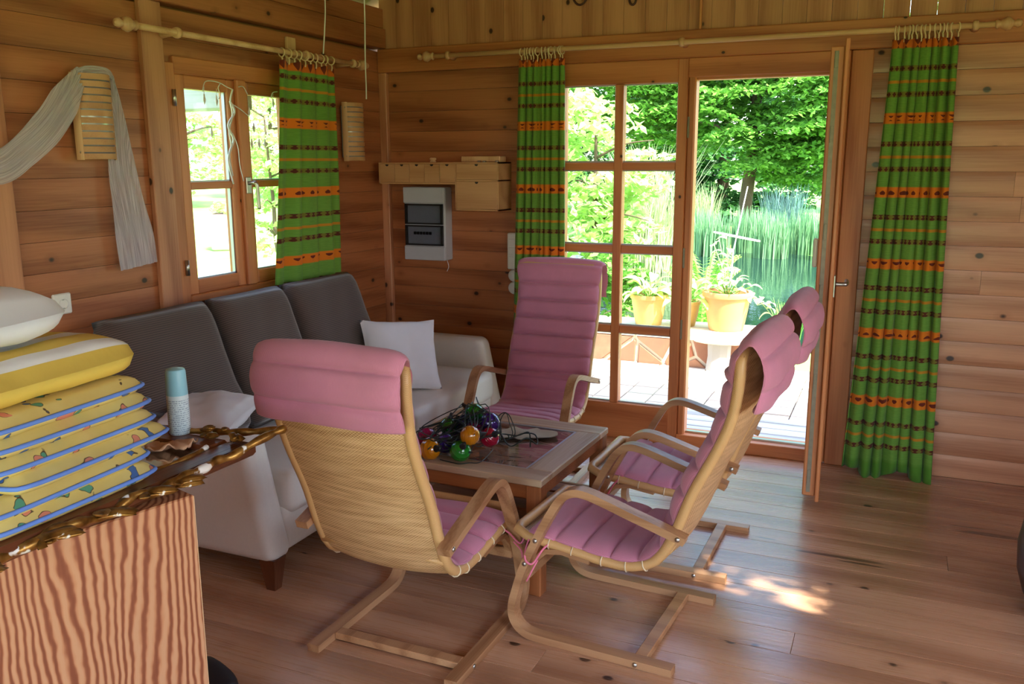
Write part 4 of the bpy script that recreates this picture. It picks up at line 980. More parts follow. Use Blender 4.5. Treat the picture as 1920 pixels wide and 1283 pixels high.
# ------------------------------------------------------------------ wall things
def sconce(label, y, z0):
    t = thing('wall_lamp', label, 'lamp', (0, y, z0), group='veneer wall lamps')
    R = .087; n = 14; H_ = .33
    def shell(r0, r1, za, zb, a0=-PI/2, a1=PI/2, sx=.78):
        V = []; F = []
        for i in range(n+1):
            a = a0+(a1-a0)*i/n
            for r in (r0, r1):
                for z in (za, zb): V.append((.025+r*sx*math.cos(a), r*math.sin(a), z))
        for i in range(n):
            b_ = i*4; F += [(b_+2, b_+6, b_+7, b_+3), (b_, b_+1, b_+5, b_+4), (b_+1, b_+3, b_+7, b_+5), (b_, b_+4, b_+6, b_+2)]
        F += [(0, 2, 3, 1), (n*4, n*4+1, n*4+3, n*4+2)]
        return MB().add(V, F)
    MB().box((0, -.065, .02), (.03, .065, H_-.02), .003).build('back_plate', M['plastic_grey'], t)
    shell(R-.007, R-.004, .005, H_-.005).build('diffuser', M['silver'], t, True)
    sl_ = 12; pt = H_/sl_
    for k in range(sl_): autosmooth(shell(R-.003, R, k*pt+.0028, (k+1)*pt-.0028, -1.2, 1.2).build('slat', M['ply'], t), 30)
    autosmooth(shell(R-.004, R+.001, 0, H_, -PI/2, -1.12).build('edge_strip', M['pale'], t), 30); autosmooth(shell(R-.004, R+.001, 0, H_, 1.12, PI/2).build('edge_strip', M['pale'], t), 30)
    for z in (.03, H_-.03):
        for sg in (-1, 1): MB().lathe([(0, 0), (.005, 0), (.004, .003), (0, .003)], 8, axis='x').move(Matrix.Translation((.025+(R)*.78*math.cos(1.3), sg*R*math.sin(1.3), z))).build('screw', M['steel'], t)
    return t
sconce('curved wood veneer wall lamp with a sheer veil draped over it', -2.205, 1.612); sconce('curved wood veneer wall lamp beside the curtained window', -.385, 1.605)
def ribbon(name, path, widths, folds, seed, parent=None):
    P, L = resample(catmull(path, 8), 46); Wd = np.interp(np.linspace(0, 1, 46), np.linspace(0, 1, len(widths)), widths); V = []; F = []; UV = []; n = 18
    T = np.gradient(P, axis=0); T /= np.linalg.norm(T, axis=1)[:, None]
    for i in range(46):
        sd_ = np.cross(T[i], (1, 0, 0)); l = np.linalg.norm(sd_); sd_ = sd_/l if l > .2 else np.array((0, 1, 0))
        for j in range(n+1):
            v = j/n-.5; d = .005*math.sin(v*folds*6.28+seed+i*.11+.6*math.sin(i*.3))+.004*math.sin(v*folds*15+i*.21)
            V.append(tuple(P[i]+sd_*v*Wd[i]+np.array((d+.01, 0, 0)))); UV.append((v*Wd[i]*8, i/46*L))
    for i in range(45):
        for j in range(n): k = i*(n+1)+j; F.append((k, k+1, k+n+2, k+n+1))
    return mesh(name, V, F, M['veil'], parent, True, UV)
vt = thing('veil', 'sheer greyish white veil draped over the wall lamp', 'veil')
ribbon('swag', [(.05, -2.26, 1.945), (.06, -2.33, 1.86), (.045, -2.42, 1.74), (.04, -2.54, 1.645), (.045, -2.66, 1.585), (.05, -2.80, 1.62), (.05, -2.95, 1.72)], [.05, .13, .135, .115, .12, .14, .12], 3, 1, vt)
ribbon('bridge', [(.045, -2.30, 1.935), (.055, -2.25, 1.951), (.06, -2.2, 1.955), (.055, -2.15, 1.952), (.045, -2.11, 1.93)], [.02, .03, .03, .03, .02], 1, 2, vt)
ribbon('tail', [(.045, -2.12, 1.94), (.04, -2.10, 1.80), (.03, -2.09, 1.62), (.03, -2.075, 1.45), (.03, -2.055, 1.28), (.03, -2.045, 1.17)], [.02, .07, .125, .155, .19, .20], 3.5, 3, vt)
sk_ = thing('wall_socket', 'white wall socket on the board wall beside the cushion pile', 'socket', (0, -2.413, 1.061))
MB().box((-.004, -.041, -.041), (.012, .041, .041), .005).build('plate', M['plastic_white'], sk_)
k = MB().lathe([(.0195, .0), (.021, .004), (.019, .004), (.018, -.006), (0, -.006)], 20, (.0125, 0, 0), axis='x').build('insert', M['plastic_white'], sk_, True)
for y in (-.0095, .0095): MB().lathe([(0, 0), (.0028, 0), (0, .0005)], 8, (.0072, y, 0), axis='x').build('hole', M['black'], k)
for z in (-.017, .017): MB().box((.008, -.003, z-.002), (.0165, .003, z+.002)).build('earth_clip', M['steel'], k)
# cords
def hang(label, P):
    o = MB().tube([Vector(v) for v in catmull(P, 5)], .0035, 8).build('hanging_cord', M['cord'], None, True); return tag(o, label, 'cord', 'white hanging cords')
a = on_x(608, 0, .13); 
hang('white cord hanging down onto the window curtain rod', [(.135, a.y, roofz(.135)+.0), (.134, a.y, 2.4), (.132, a.y-.012, 2.28), (.13, a.y-.03, 2.16)])
p1, p2 = on_x(683, 0, .3), on_x(687, 186, .3)
hang('white cord hanging free near the room corner', [(.3, p1.y-.005, roofz(.3)), (.3, p1.y, 2.4), (.3, (p1.y+p2.y)/2-.004, 2.15), (.3, p2.y+.002, 1.99), (.3, p2.y, p2.z)])
# fairy lights in the window
fy = thing('fairy_lights', 'white fairy light wire with small frosted tips in the window', 'fairy lights')
def wire(pix, X=.045, r=.0022):
    P = [on_x(a, b, X) for a, b in pix]; MB().tube([Vector(v) for v in catmull([tuple(p) for p in P], 5)], r, 6).build('wire', M['cord'], fy, True)
wire([(380, 172), (384, 154), (398, 152), (413, 156), (425, 163), (436, 168)]); wire([(413, 157), (409, 165), (413, 178), (410, 186)]); wire([(436, 168), (432, 190), (436, 215), (430, 245), (434, 275), (428, 300), (438, 345)], r=.004); wire([(431, 190), (440, 210), (428, 235), (438, 262), (430, 290), (436, 330)], r=.005)
wire([(436, 250), (446, 275), (450, 310), (457, 340)]); wire([(447, 163), (456, 163), (464, 177)]); wire([(432, 193), (452, 206), (466, 218)]); wire([(520, 172), (511, 174), (508, 184)])
for a, b in ((383, 184), (406, 187), (397, 247), (467, 208), (476, 238), (472, 268), (486, 268), (497, 268), (512, 192)):
    p = on_x(a, b, .045); MB().lathe([(0, .018), (.003, .018), (.004, .006), (.007, -.006), (.006, -.012), (0, -.03)], 8, tuple(p)).build('tip', M['cord'], fy, True)
    MB().tube([p+Vector((0, 0, .018)), p+Vector((0, .004, .05))], .001, 5).build('wire', M['cord'], fy)
# fuse box
fb = thing('fuse_box', 'grey fuse box with two smoked windows on the board wall', 'fuse box', (.335, 0, 1.01))
MB().box((-.14, -.095, 0), (.14, .0, .44), .006).build('housing', M['plastic_grey'], fb)
MB().box((-.14, -.108, 0), (.14, -.094, .085), .004).build('cover', M['plastic_grey'], fb); MB().box((-.14, -.108, .345), (.14, -.094, .44), .004).build('cover', M['plastic_grey'], fb)
for z0 in (.09, .218):
    d_ = MB().box((-.128, -.1135, z0), (-.116, -.095, z0+.122)).box((.116, -.1135, z0), (.128, -.095, z0+.122)).box((-.128, -.1135, z0), (.128, -.095, z0+.009)).box((-.128, -.1135, z0+.113), (.128, -.095, z0+.122)).build('window', M['black'], fb)
    MB().box((-.116, -.108, z0+.009), (.116, -.105, z0+.113)).build('pane', M['smoked'], d_)
    MB().box((-.116, -.0975, z0+.009), (.116, -.0955, z0+.113)).build('inner_plate', M['plastic_grey'], d_)
for k in range(6): MB().box((-.075+k*.021, -.1035, .155), (-.058+k*.021, -.0955, .172), .002).build('breaker', M['black'], fb)
MB().tube([Vector(v) for v in catmull([(.13, -.06, .0), (.135, -.05, -.04), (.12, -.045, -.07)], 4)], .002, 6).build('lead', M['cord'], fb)
# drawer box shelf
db = thing('drawer_box', 'long birch plywood box with small drawers on the board wall', 'drawer unit', (0, 0, 1.32))
t_ = .008
cz = MB().box((.075, -.18, .15), (.59, 0, .15+t_)).box((.075, -.18, .268), (.868, 0, .276)).box((.075, -.18, .15), (.083, 0, .27)).box((.59, -.18, 0), (.598, 0, .27)).box((.86, -.18, 0), (.868, 0, .276)).box((.59, -.18, 0), (.868, 0, t_)).box((.59, -.18, .168), (.868, 0, .176)).box((.075, -.006, 0.15), (.868, 0, .27))
cz.build('carcass', M['ply'], db)
dw = (.59-.083)/5
def drawer(x0, x1, z0, z1):
    f = MB().box((x0+.001, -.181, z0+.001), (x1-.001, -.171, z1-.001), .0015).box((x0+.004, -.172, z0+.003), (x1-.004, -.02, z1-.02)).build('drawer', M['ply'], db)
    MB().lathe([(0, 0), (.011, 0), (0, .0005)], 10, axis='y', a0=PI, a1=2*PI).move(Matrix.Translation(((x0+x1)/2, -.1818, z1-.003))).build('finger_notch', M['black'], f)
for k in range(5): drawer(.083+k*dw, .083+(k+1)*dw, .158, .268)
drawer(.598, .86, .176, .268); drawer(.598, .86, .008, .168)
pk = on_y(812, 303, -.12); kn = MB().lathe([(0, 0), (.018, 0), (.018, .008), (.011, .011), (.02, .016), (.02, .024), (.012, .028), (0, .028)], 18).build('wooden_stopper', M['pale'], None, True); kn.location = (pk.x, -.12, 1.5962); tag(kn, 'small turned wooden stopper on the drawer box', 'stopper')
o = MB().box((.60, -.12, 0), (.85, -.03, .034), .004).build('wooden_case', M['pale']); o.location = (0, 0, 1.5962); o.rotation_euler = (0, 0, 0); tag(o, 'flat pale wooden case on top of the drawer box', 'box')
for x, y in ((.735, -.155), (.765, -.15), (.845, -.15)):
    o = MB().lathe([(0, 0), (.010, 0), (.012, .004), (.009, .009), (0, .009)], 12, (0, 0, 0)).build('metal_disc', M['steel'], None, True); o.location = (x, y, 1.5962); tag(o, 'small shiny metal disc on the drawer box edge', 'disc', 'metal discs on the drawer box')
# switches behind the middle curtain
sw = thing('light_switch', 'white switch block half hidden by the middle curtain', 'switch', (.895, 0, 1.08))
MB().box((-.04, -.035, -.11), (.04, 0, .105), .006).build('housing', M['plastic_white'], sw)
for z in (.05, 0, -.055): MB().box((-.03, -.0385, z-.02), (.03, -.034, z+.02), .002).build('rocker', M['plastic_white'], sw)
for z in (.93, .855):
    o = MB().lathe([(0, 0), (.034, 0), (.038, .012), (.03, .03), (0, .032)], 20, axis='y').move(Matrix.Diagonal((1, -1, 1, 1))).build('round_socket', M['plastic_white'], None, True); o.location = (.89, 0.0, z); tag(o, 'white round socket below the half hidden switch block', 'socket', 'round sockets under the switch block')
# iron loops hanging on the gable boards
p = on_y(1088, -30, -.02); q = on_y(1187, -30, -.02)
for pp_, R, lab in ((p, .075, 'wide dark iron loop hanging on the gable boards'), (q, .03, 'narrow dark iron loop hanging on the gable boards')):
    zb = on_y(1090 if R > .05 else 1187, 9, -.02).z
    P = [(pp_.x+R*.62*math.sin(a), -.02, zb+R-R*math.cos(a)) for a in np.linspace(0, 2*PI, 25)[:-1]]
    t = thing('iron_loop', lab, 'hook'); MB().tube(P, .006, 8, closed=True).build('loop', M['iron'], t, True); MB().tube([(pp_.x, .0, zb+2*R+.004), (pp_.x, -.03, zb+2*R-.004), (pp_.x, -.032, zb+2*R+.012)], .005, 8).build('nail', M['iron'], t, True)

# ------------------------------------------------------------------ outdoors
GZ = -.2
gr = mesh('ground', [(-70, -40, GZ), (60, -40, GZ), (60, 80, GZ), (-70, 80, GZ)], [(0, 1, 2, 3)], M['lawn']); gr['kind'] = 'structure'; gr['label'] = 'sunlit lawn around the cabin'
dk = struct('deck', 'grey weathered plank step outside the door')
for k in range(7): plankbox('deck_plank', (-.9, .125+k*.124, -.1), (3.6, .125+k*.124+.118, -.065), M['deck'], dk, .004)
MB().box((-.9, .13, -.19), (3.6, .99, -.1)).build('joist', M['roof'], dk)
pv = struct('paving', 'terrace of square concrete pavers')
MB().box((-1.6, 1.0, -.21), (4.2, 2.72, -.125)).build('bed', M['paver_bed'], pv)
pm = MB().box((-.0965, -.0965, -.03), (.0965, .0965, 0), .005); pmesh = None
for r in range(8):
    for c in range(29):
        if pmesh is None: o = pm.build('paver', M['paver'], pv); pmesh = o.data
        else: o = bpy.data.objects.new('paver', pmesh); COL.objects.link(o); o.parent = pv
        o.location = (-1.5+c*.2+.1*(r % 1), 1.1+r*.2, -.1+random.uniform(-.003, .003)); o.rotation_euler = (random.uniform(-.006, .006), random.uniform(-.006, .006), random.choice((0, PI/2, PI)))
# low flagstone wall
sw_ = struct('garden_wall', 'low garden wall of reddish flagstones with pale mortar')
WX0, WX1, WYF, WYB, WZT = -2.6, 1.98, 2.42, 2.95, .19
MB().box((WX0, WYF, -.2), (WX1, WYB, WZT-.05)).build('mortar', M['mortar'], sw_)
def clip(poly, a, n):                                    # keep the side where (p-a).n < 0
    out = []
    for i in range(len(poly)):
        p, q = poly[i], poly[(i+1) % len(poly)]; dp, dq = (p-a).dot(n), (q-a).dot(n)
        if dp < 0: out.append(p)
        if dp*dq < 0: out.append(p+(q-p)*(dp/(dp-dq)))
    return out
def voronoi(w, h, n, gap, seed):
    rs = random.Random(seed); pts = []
    while len(pts) < n:
        p = Vector((rs.uniform(0, w), rs.uniform(0, h)))
        if all((p-q).length > .55*math.sqrt(w*h/n) for q in pts) or rs.random() < .02: pts.append(p)
    res = []
    for p in pts:
        poly = [Vector((gap/2, gap/2)), Vector((w-gap/2, gap/2)), Vector((w-gap/2, h-gap/2)), Vector((gap/2, h-gap/2))]
        for q in pts:
            if q is p: continue
            d = (q-p).normalized(); poly = clip(poly, (p+q)/2-d*gap/2, d)
            if len(poly) < 3: break
        if len(poly) >= 3: res.append(poly)
    return res
def stone(poly, frm, depth, mat, parent, name='flagstone'):
    c = sum(poly, Vector((0, 0)))/len(poly); k = len(poly); V = []
    for s, d in ((1, -depth), (1, depth*.55), (.93, depth)):
        for p in poly: V.append(frm(c+(p-c)*s, d))
    F = [tuple(range(k-1, -1, -1)), tuple(range(2*k, 3*k))]
    for r in range(2):
        for i in range(k): j = (i+1) % k; F.append((r*k+i, r*k+j, (r+1)*k+j, (r+1)*k+i))
    m = MB().add(V, F); return m.build(name, mat, parent, center=True)
for poly in voronoi(WX1-WX0, .30, 18, .028, 4): stone(poly, lambda p, d: (WX0+p.x, WYF-d, -.16+p.y), .018, M['flag'], sw_)
for poly in voronoi(WX1-WX0, WYB-WYF+.04, 12, .02, 9): stone(poly, lambda p, d: (WX0+p.x, WYF-.03+p.y, WZT-.03+d), .03, M['slab'], sw_, 'capstone')
sb = thing('stone_slab', 'pale stone slab ledge in front of the large terracotta pot', 'slab', (1.70, 2.36, 0))
MB().lathe([(0, .13), (.17, .13), (.19, .14), (.185, .165), (.16, .175), (0, .175)], 9).move(Matrix.Diagonal((1.15, .55, 1, 1))).build('top', M['slab'], sb); MB().lathe([(.10, -.1), (.085, .02), (.09, .135)], 9).move(Matrix.Diagonal((1.1, .6, 1, 1))).build('foot', M['grey_stone'], sb)

def leaves(name, C, size, flat, mat, parent, aspect=.55, jit=.35):
    C = np.asarray(C); n = len(C); nrm = NR.normal(size=(n, 3)); nrm /= np.linalg.norm(nrm, axis=1)[:, None]; nrm[:, 2] = np.abs(nrm[:, 2])+flat; nrm /= np.linalg.norm(nrm, axis=1)[:, None]
    t = NR.normal(size=(n, 3)); t -= nrm*(t*nrm).sum(1)[:, None]; t /= np.linalg.norm(t, axis=1)[:, None]; b = np.cross(nrm, t)
    s = size*(1+jit*NR.uniform(-1, 1, n))[:, None]
    V = np.stack([C-t*s*.5, C+b*s*aspect*.5-t*s*.05+nrm*s*.06, C+t*s*.5, C-b*s*aspect*.5-t*s*.05+nrm*s*.06], 1).reshape(-1, 3)
    return quick(name, V, np.arange(4*n).reshape(n, 4), mat, parent)
def sprays(blobs, per, rad, droop=.25):
    out = []
    for (cx, cy, cz), (rx, ry, rz), n in blobs:
        d = NR.normal(size=(n, 3)); d /= np.linalg.norm(d, axis=1)[:, None]; d *= (NR.uniform(.35, 1, n)**.5)[:, None]
        for k in range(n):
            c = np.array((cx, cy, cz))+d[k]*(rx, ry, rz); m = max(3, int(per*NR.uniform(.6, 1.3)))
            a = NR.uniform(0, 6.283, m); r = rad*np.sqrt(NR.uniform(0, 1, m)); tl = NR.uniform(-.35, .35, 2)
            P = np.stack([c[0]+r*np.cos(a), c[1]+r*np.sin(a), c[2]+tl[0]*r*np.cos(a)+tl[1]*r*np.sin(a)-droop*r*r/rad+NR.normal(0, .02, m)], 1); out.append(P)
    return np.concatenate(out)
def branch(parent, base, tip, r, kids=6, seed=0, name='trunk'):
    rs = random.Random(seed); b, t = Vector(base), Vector(tip); P = [b+(t-b)*k/6+Vector((rs.uniform(-.06, .06), rs.uniform(-.06, .06), 0))*(k > 0)*(t-b).length*.15 for k in range(7)]
    MB().tube([Vector(v) for v in catmull([tuple(p) for p in P], 3)], [r*(1-.7*i/18) for i in range(19)], 9).build(name, M['bark'], parent, True)
    for k in range(kids):
        p = P[2+k % 5]; a = rs.uniform(0, 6.28); L = (t-b).length*rs.uniform(.3, .55); q = p+Vector((math.cos(a)*L, math.sin(a)*L, L*rs.uniform(.0, .45)))
        MB().tube([Vector(v) for v in catmull([tuple(p), tuple((p+q)/2+Vector((0, 0, .08*L))), tuple(q)], 4)], [r*.35*(1-.09*i) for i in range(9)], 6).build('branch', M['bark'], parent, True)
def tree(name, label, base, top, r, blobs, per, rad, size, mat, cat='tree', group=None, flat=.8, kids=7, seed=0):
    t = thing(name, label, cat, group=group); branch(t, base, top, r, kids, seed); leaves('foliage', sprays(blobs, per, rad), size, flat, M[mat], t)['kind'] = 'stuff'; return t
bx0 = on_y(1388, 440, 16.0).x
tree('beech_tree', 'spreading beech tree with layered green sprays on the far pond bank', (bx0, 16.2, GZ), (bx0+.5, 16, 6.0), .17,
     [((bx0+.1, 15.2, 3.1), (2.8, 1.2, 1.6), 170), ((bx0-1.8, 15.6, 3.6), (2.2, 1.2, 2.0), 110), ((bx0+1.8, 15.4, 3.4), (1.3, 1.2, 2.0), 90), ((bx0, 16.2, 6.4), (3.0, 1.8, 2.0), 130), ((bx0+1.5, 16.2, 1.7), (1.4, .8, .6), 40)], 150, .62, .14, 'leaf_tree', seed=3, kids=9)
mx0 = bx0+6.9
tree('maple_tree', 'leafy maple tree standing next to the beech on the pond bank', (mx0, 15.4, GZ), (mx0, 15.2, 5.6), .16,
     [((mx0, 15.0, 2.8), (2.0, 1.6, 2.2), 120), ((mx0+.4, 15.2, 5.2), (2.6, 2.0, 2.2), 100)], 110, .6, .15, 'leaf_tree', seed=5)
bgt = [(-15.4, 28.8, 'leaf_dark', 'broad dark tree far behind the sunlit shrub'), (-11.4, 22, 'leaf_tree', 'rounded green tree behind the plumed grass'), (-6.4, 28.8, 'leaf_dark', 'dark green tree closing the view behind the beech'), (-2.0, 22.2, 'leaf_dark', 'deep green tree between the beech and the maple'), (3.2, 28.8, 'leaf_tree', 'tall green tree behind the maple')]
for k, (x, y, mt, lab) in enumerate(bgt):
    tree('garden_tree', lab, (x, y, GZ), (x+.2, y, 6), .2, [((x, y, 2.4), (3.2, 1.8, 2.4), 120), ((x, y, 6.0), (3.4, 2.2, 2.8), 110), ((x+.6, y-.8, 1.0), (3.0, 1.0, 1.1), 60)], 70, .75, .24, mt, group='trees closing the garden', seed=20+k)
tree('flowering_shrub', 'large pale leaved shrub in full sun beside the terrace', (-.34, 5.15, GZ), (-.3, 5.15, 2.0), .05,
     [((-.34, 5.15, 1.6), (.78, .7, .8), 64), ((-.7, 5.1, .75), (.8, .7, .55), 45), ((.0, 5.15, .9), (.45, .5, .45), 26), ((-1.1, 5.4, 2.0), (.85, .7, .65), 42)], 34, .26, .13, 'leaf_bright', 'shrub', flat=.5, seed=8)
tree('green_shrub', 'fresh green shrub behind the small planted pot', (.45, 3.62, GZ), (.46, 3.62, .7), .025, [((.45, 3.62, .55), (.24, .2, .34), 46), ((.45, 3.62, .15), (.2, .18, .22), 20)], 30, .14, .08, 'leaf_tree', 'shrub', flat=.5, seed=9, kids=4)

def blades(C, h, w, lean, mat, parent, name='blade_tuft'):
    C = np.asarray(C); n = len(C); a = NR.uniform(0, 6.283, n); d = np.stack([np.cos(a), np.sin(a), 0*a], 1); sd_ = np.stack([-np.sin(a), np.cos(a), 0*a], 1)
    H_ = h*NR.uniform(.6, 1.15, n); ln = lean*NR.uniform(.2, 1.2, n); rows_ = []
    for q, ww in ((0, 1), (.4, .9), (.75, .6), (1, .06)):
        p = C+d*(ln*q**1.8*H_)[:, None]+np.array((0, 0, 1))*(H_*(q-.25*lean*q*q))[:, None]
        rows_ += [p-sd_*w*ww/2, p+sd_*w*ww/2]
    V = np.stack(rows_, 1).reshape(-1, 3); b = np.arange(n)[:, None]*8
    Q = np.concatenate([b+np.array((2*k, 2*k+1, 2*k+3, 2*k+2)) for k in range(3)], 0)
    return quick(name, V, Q, M[mat], parent)
def tuft(name, label, x, y, z, r, n, h, w, lean, mat, group=None, cat='grass'):
    t = thing(name, label, cat, (0, 0, 0), group=group); a = NR.uniform(0, 6.283, n); rr = r*np.sqrt(NR.uniform(0, 1, n))
    blades(np.stack([x+rr*np.cos(a), y+rr*np.sin(a), z+0*a], 1), h, w, lean, mat, t)['kind'] = 'stuff'; return t
p = on_y(1470, 440, 14.3); tuft('ornamental_grass', 'tall bluish ornamental grass at the far pond edge', p.x, 14.3, GZ, .42, 420, 1.25, .024, .25, 'bluegrass')
p = on_y(1318, 440, 14.3); tuft('ornamental_grass', 'silvery feather grass standing left of the beech trunk', p.x, 14.3, GZ, .25, 260, 1.3, .024, .3, 'palegreen')
p = on_y(1215, 400, 9.5); tuft('ornamental_grass', 'pale plumed grass beside the sunlit shrub', p.x, 9.5, GZ, .45, 420, 2.1, .022, .4, 'palegreen')
for k in range(7):
    x, y = (-1.35+1.08*k, 12.25) if k < 4 else (-.85+1.08*(k-4), 13.25)
    tuft('reed_clump', 'clump of green reeds growing along the far pond bank', x, y, GZ, .32, 360, .85, .024, .16, 'reed', 'reeds along the far pond bank', 'reed')
for k, x in enumerate((2.1, 2.72, 3.34, 3.96)):
    tuft('sedge_clump', 'low arching sedge clump along the near pond bank', x, 3.75, GZ, .09, 200, .5, .014, .32, 'fern', 'sedges along the near pond bank', 'grass')
pd_ = MB(); V = []; n = 40
for k in range(n):
    a = 2*PI*k/n; V.append((.6-.35*(5.0*math.sin(a)-1)+4.0*math.cos(a)*(1+.06*math.sin(3*a)), 8.6+4.9*math.sin(a)*(1+.03*math.cos(5*a)), GZ+.012))
pn = mesh('pond', V, [tuple(range(n))], M['water']); pn['kind'] = 'structure'; pn['label'] = 'dark garden pond beyond the terrace'
# fern
def fern(x, y, z, n, L, label):
    t = thing('fern', label, 'fern', (x, y, z), group='ferns behind the garden wall')
    for k in range(n):
        a = 2*PI*k/n+random.uniform(-.2, .2); C = []; V = []; F = []
        for i in range(15):
            q = (i+1)/15; p = Vector((math.cos(a)*L*.34*q, math.sin(a)*L*.34*q, L*(1.5*q-.68*q*q))); s = Vector((-math.sin(a), math.cos(a), 0)); f = Vector((math.cos(a), math.sin(a), 0)); wd = L*.12*math.sin(PI*min(1, q*.9+.1))+.006
            pi = len(V); V.append(p)
            for sg in (-1, 1):
                b = len(V); V += [p+s*sg*wd*.6+f*.012*L*2, p+s*sg*wd+f*.03-Vector((0, 0, .02)), p+s*sg*wd*.5+f*.045*L]; F.append((pi, b, b+1, b+2)); F += [(pi, b+2, pi+7)] if i < 14 else []
        mesh('frond', V, F, M['fern'], t)
fern(1.28, 3.6, GZ, 13, .95, 'upright fern behind the ochre pot'); fern(-.34, 3.6, GZ, 12, .95, 'upright fern beneath the sunlit shrub'); fern(1.12, 4.55, GZ, 12, 1.0, 'upright fern at the pond bank behind another fern')
# pots
def leafmesh(w, l, curl):
    V = []; F = []; n = 6
    for i in range(n+1):
        q = i/n; wd = w*math.sin(PI*min(1, q*.93+.05))**.8/2; z = curl*q*(1-q)*l*1.6-curl*.5*q*q*l
        for j in (-1, 0, 1): V.append((q*l, j*wd, z+(.12*w if j else 0)))
    for i in range(n):
        for j in range(2): k = i*3+j; F.append((k, k+1, k+4, k+3))
    return V, F
def pot(label, x, y, z, rt_, rb, h_, mat, kind, ribs=0):
    t = thing('plant_pot', label, 'plant pot', (x, y, z))
    prof = [(0, 0), (rb, 0), (rb*1.03, .01)]+[(rb+(rt_*.93-rb)*(q**.8 if kind != 'round' else math.sin(q*1.35)/math.sin(1.35)), h_*q*.86) for q in np.linspace(.1, 1, 6)]+[(rt_, h_*.87), (rt_*1.02, h_*.95), (rt_, h_), (rt_*.9, h_), (rt_*.86, h_*.86), (0, h_*.85)]
    m = MB().lathe(prof, 36)
    if ribs: m.V = [(vx*(1+.018*math.cos(ribs*math.atan2(vy, vx))), vy*(1+.018*math.cos(ribs*math.atan2(vy, vx))), vz) for vx, vy, vz in m.V]
    autosmooth(m.build('pot', mat, t), 50); MB().lathe([(0, h_*.88), (rt_*.86, h_*.87)], 20).build('soil', M['soil'], t)
    return t
def hosta(t, h_, n, w, l, mat, seed, stem=.12):
    rs = random.Random(seed); V, F = leafmesh(w, l, .5); me = None
    for k in range(n):
        a = 2.4*k; el = rs.uniform(.25, 1.25); L = stem*rs.uniform(.5, 1.2)
        b = Vector((.02*math.cos(a), .02*math.sin(a), h_*.87)); e = b+Vector((math.cos(a)*math.cos(el), math.sin(a)*math.cos(el), math.sin(el)))*L
        lf_ = mesh('leaf', V, F, M[mat], t, True) if me is None else bpy.data.objects.new('leaf', me)
        if me is None: me = lf_.data
        else: COL.objects.link(lf_); lf_.parent = t
        lf_.location = e; s = rs.uniform(.75, 1.15); lf_.scale = (s, s, s); lf_.rotation_euler = (rs.uniform(-.4, .4), -(el*.7-.25), a)
        MB().tube([b, (b+e)/2+Vector((0, 0, .01)), e], .004, 5).build('stem', M['fern'], t)
pz = WZT+.0
t = pot('small ribbed stone-coloured pot planted with hosta on the garden wall', 1.02, 2.66, pz, .165, .11, .27, M['ochre'], 'cone', 24); hosta(t, .27, 22, .085, .15, 'hosta', 4)
t = pot('round ochre pot with bright hosta between the two other pots', 1.335, 2.72, pz, .125, .08, .22, M['ochre'], 'round', 16); hosta(t, .22, 20, .075, .17, 'hosta', 6, .18)
t = pot('large terracotta pot holding a straggly pale plant', 1.695, 2.66, pz, .205, .14, .33, M['terracotta'], 'cone'); hosta(t, .33, 16, .06, .12, 'palegreen', 8, .16)
rs = random.Random(12); V, F = leafmesh(.06, .10, .5); me = None
for k in range(7):
    a = rs.uniform(0, 6.28); hgt = rs.uniform(.25, .55); P = [Vector((0, 0, .28)), Vector((.05*math.cos(a), .05*math.sin(a), .28+hgt*.5)), Vector((.14*math.cos(a), .14*math.sin(a), .28+hgt))]
    if k > 4: P = [Vector((.15, -.05, .3)), Vector((.27, -.05, .36-.05*k*.3)), Vector((.33+.03*k*.3, -.06, .2-.05*(k-5)))]
    Q = [Vector(v) for v in catmull([tuple(p) for p in P], 6)]; MB().tube(Q, .0035, 5).build('stem', M['palegreen'], t, True)
    for j in range(3, len(Q), 2):
        if me is None: o = mesh('leaf', V, F, M['palegreen'], t, True); me = o.data
        else: o = bpy.data.objects.new('leaf', me); COL.objects.link(o); o.parent = t
        o.location = Q[j]; o.rotation_euler = (rs.uniform(-.5, .5), rs.uniform(-.6, .3), rs.uniform(0, 6.28)); s = rs.uniform(.6, 1.1); o.scale = (s, s, s)
# wind vane on a thin rod
wd_ = thing('wind_vane', 'thin white rod with a slim white vane standing behind the pots', 'garden ornament')
MB().tube([(1.60, 3.2, GZ), (1.638, 3.2, .81), (1.736, 3.2, 1.376)], [.009, .007, .004], 8).build('rod', M['garden_white'], wd_, True)
V = []; F = []
for i in range(13):
    q = i/12; w_ = .02*math.sin(PI*q)**.8+.002; c = Vector((1.46+.41*q, 3.18, .97-.07*q))
    for j in (-1, 1):
        for dz in (0, .004): V.append((c.x, c.y+j*w_, c.z+dz+j*.006))
for i in range(12): b = i*4; F += [(b, b+2, b+6, b+4), (b+1, b+5, b+7, b+3), (b, b+4, b+5, b+1), (b+2, b+3, b+7, b+6)]
mesh('vane', V, F, M['garden_white'], wd_, True)
p = on_z(1490, 733, -.1); ts = thing('wire_stand', 'small white triangular wire stand at the edge of the paving', 'stand', (p.x, p.y, -.1))
MB().tube([(-.11, 0, .004), (0, .02, .12), (.11, 0, .004)], .006, 6, closed=True).build('frame', M['garden_white'], ts, True); MB().tube([(0, .02, .12), (0, .12, .004)], .006, 6).build('prop', M['garden_white'], ts)
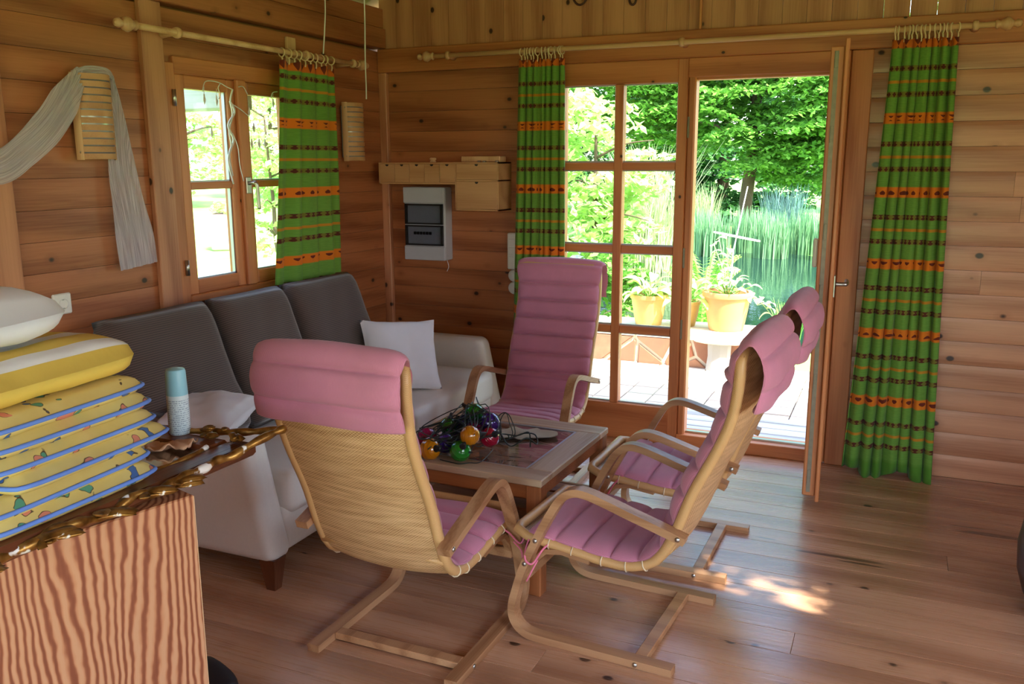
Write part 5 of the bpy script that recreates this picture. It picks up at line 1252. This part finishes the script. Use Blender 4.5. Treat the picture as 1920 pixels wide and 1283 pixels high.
# seen through the left window
rt_p = on_x(363, 183, -.45)
for dy in (0, 1.2, -1.6): plankbox('rafter_tail', (-.62, rt_p.y+dy-.055, rt_p.z-.07), (-.11, rt_p.y+dy+.055, rt_p.z+.11), M['deck'], cl_, .01)
p = on_z(437, 468, GZ); tb_ = thing('stone_trough', 'mossy stone trough on the lawn seen through the small window', 'trough', (p.x, p.y, GZ), .6)
rounded_block((-.4, -.3, .0), (.4, .3, .75), .06).build('body', M['grey_stone'], tb_, True); MB().box((-.34, -.24, .74), (.34, .24, .765), .01).build('soil', M['soil'], tb_)
hostaV = None; leaves('planting', sprays([((0, 0, .9), (.3, .2, .1), 14)], 24, .2), .1, .6, M['leaf_bright'], tb_)['kind'] = 'stuff'
p = on_x(497, 250, -5.0)
tree('hazel_shrub', 'loose light green shrub just outside the right window sash', (p.x, p.y+.2, GZ), (p.x, p.y, 2.2), .04, [((p.x, p.y+.3, 2.0), (.9, .7, .8), 60), ((p.x, p.y+.5, .9), (.8, .8, .6), 40)], 34, .25, .12, 'leaf_bright', 'shrub', flat=.5, seed=31)
for k, (x, y, lab) in enumerate(((-24.6, 23.6, 'pale sunlit tree on the far side of the lawn'), (-27.5, 33.5, 'broad sunlit tree at the far end of the lawn'), (-26, 13, 'bushy sunlit tree at the left border of the lawn'))):
    tree('lawn_tree', lab, (x, y, GZ), (x, y, 5), .2, [((x, y, 3.0), (3.6, 3.2, 2.6), 80), ((x, y, 6.2), (3.4, 3, 2.4), 70)], 50, .8, .3, 'leaf_bright', group='trees across the lawn', seed=40+k)
# unseen leaves added above the roof opening, breaking the sun patch into dapples
t = thing('added_dapple_branch', 'unseen leafy branch added to dapple the sun patch', 'branch'); c = Vector(((SKX0+SKX1)/2, (SKY0+SKY1)/2, roofz(4.28)))+SUN_S*2.0
MB().tube([Vector(v) for v in catmull([tuple(c+Vector((2.4, -.8, -.6))), tuple(c+Vector((1.0, -.3, .05))), tuple(c+Vector((-.3, .2, .02)))], 5)], .02, 7).build('added_bough', M['bark'], t, True)
leaves('foliage', sprays([(tuple(c), (.5, .5, .1), 19)], 20, .22), .11, .8, M['leaf_tree'], t)['kind'] = 'stuff'
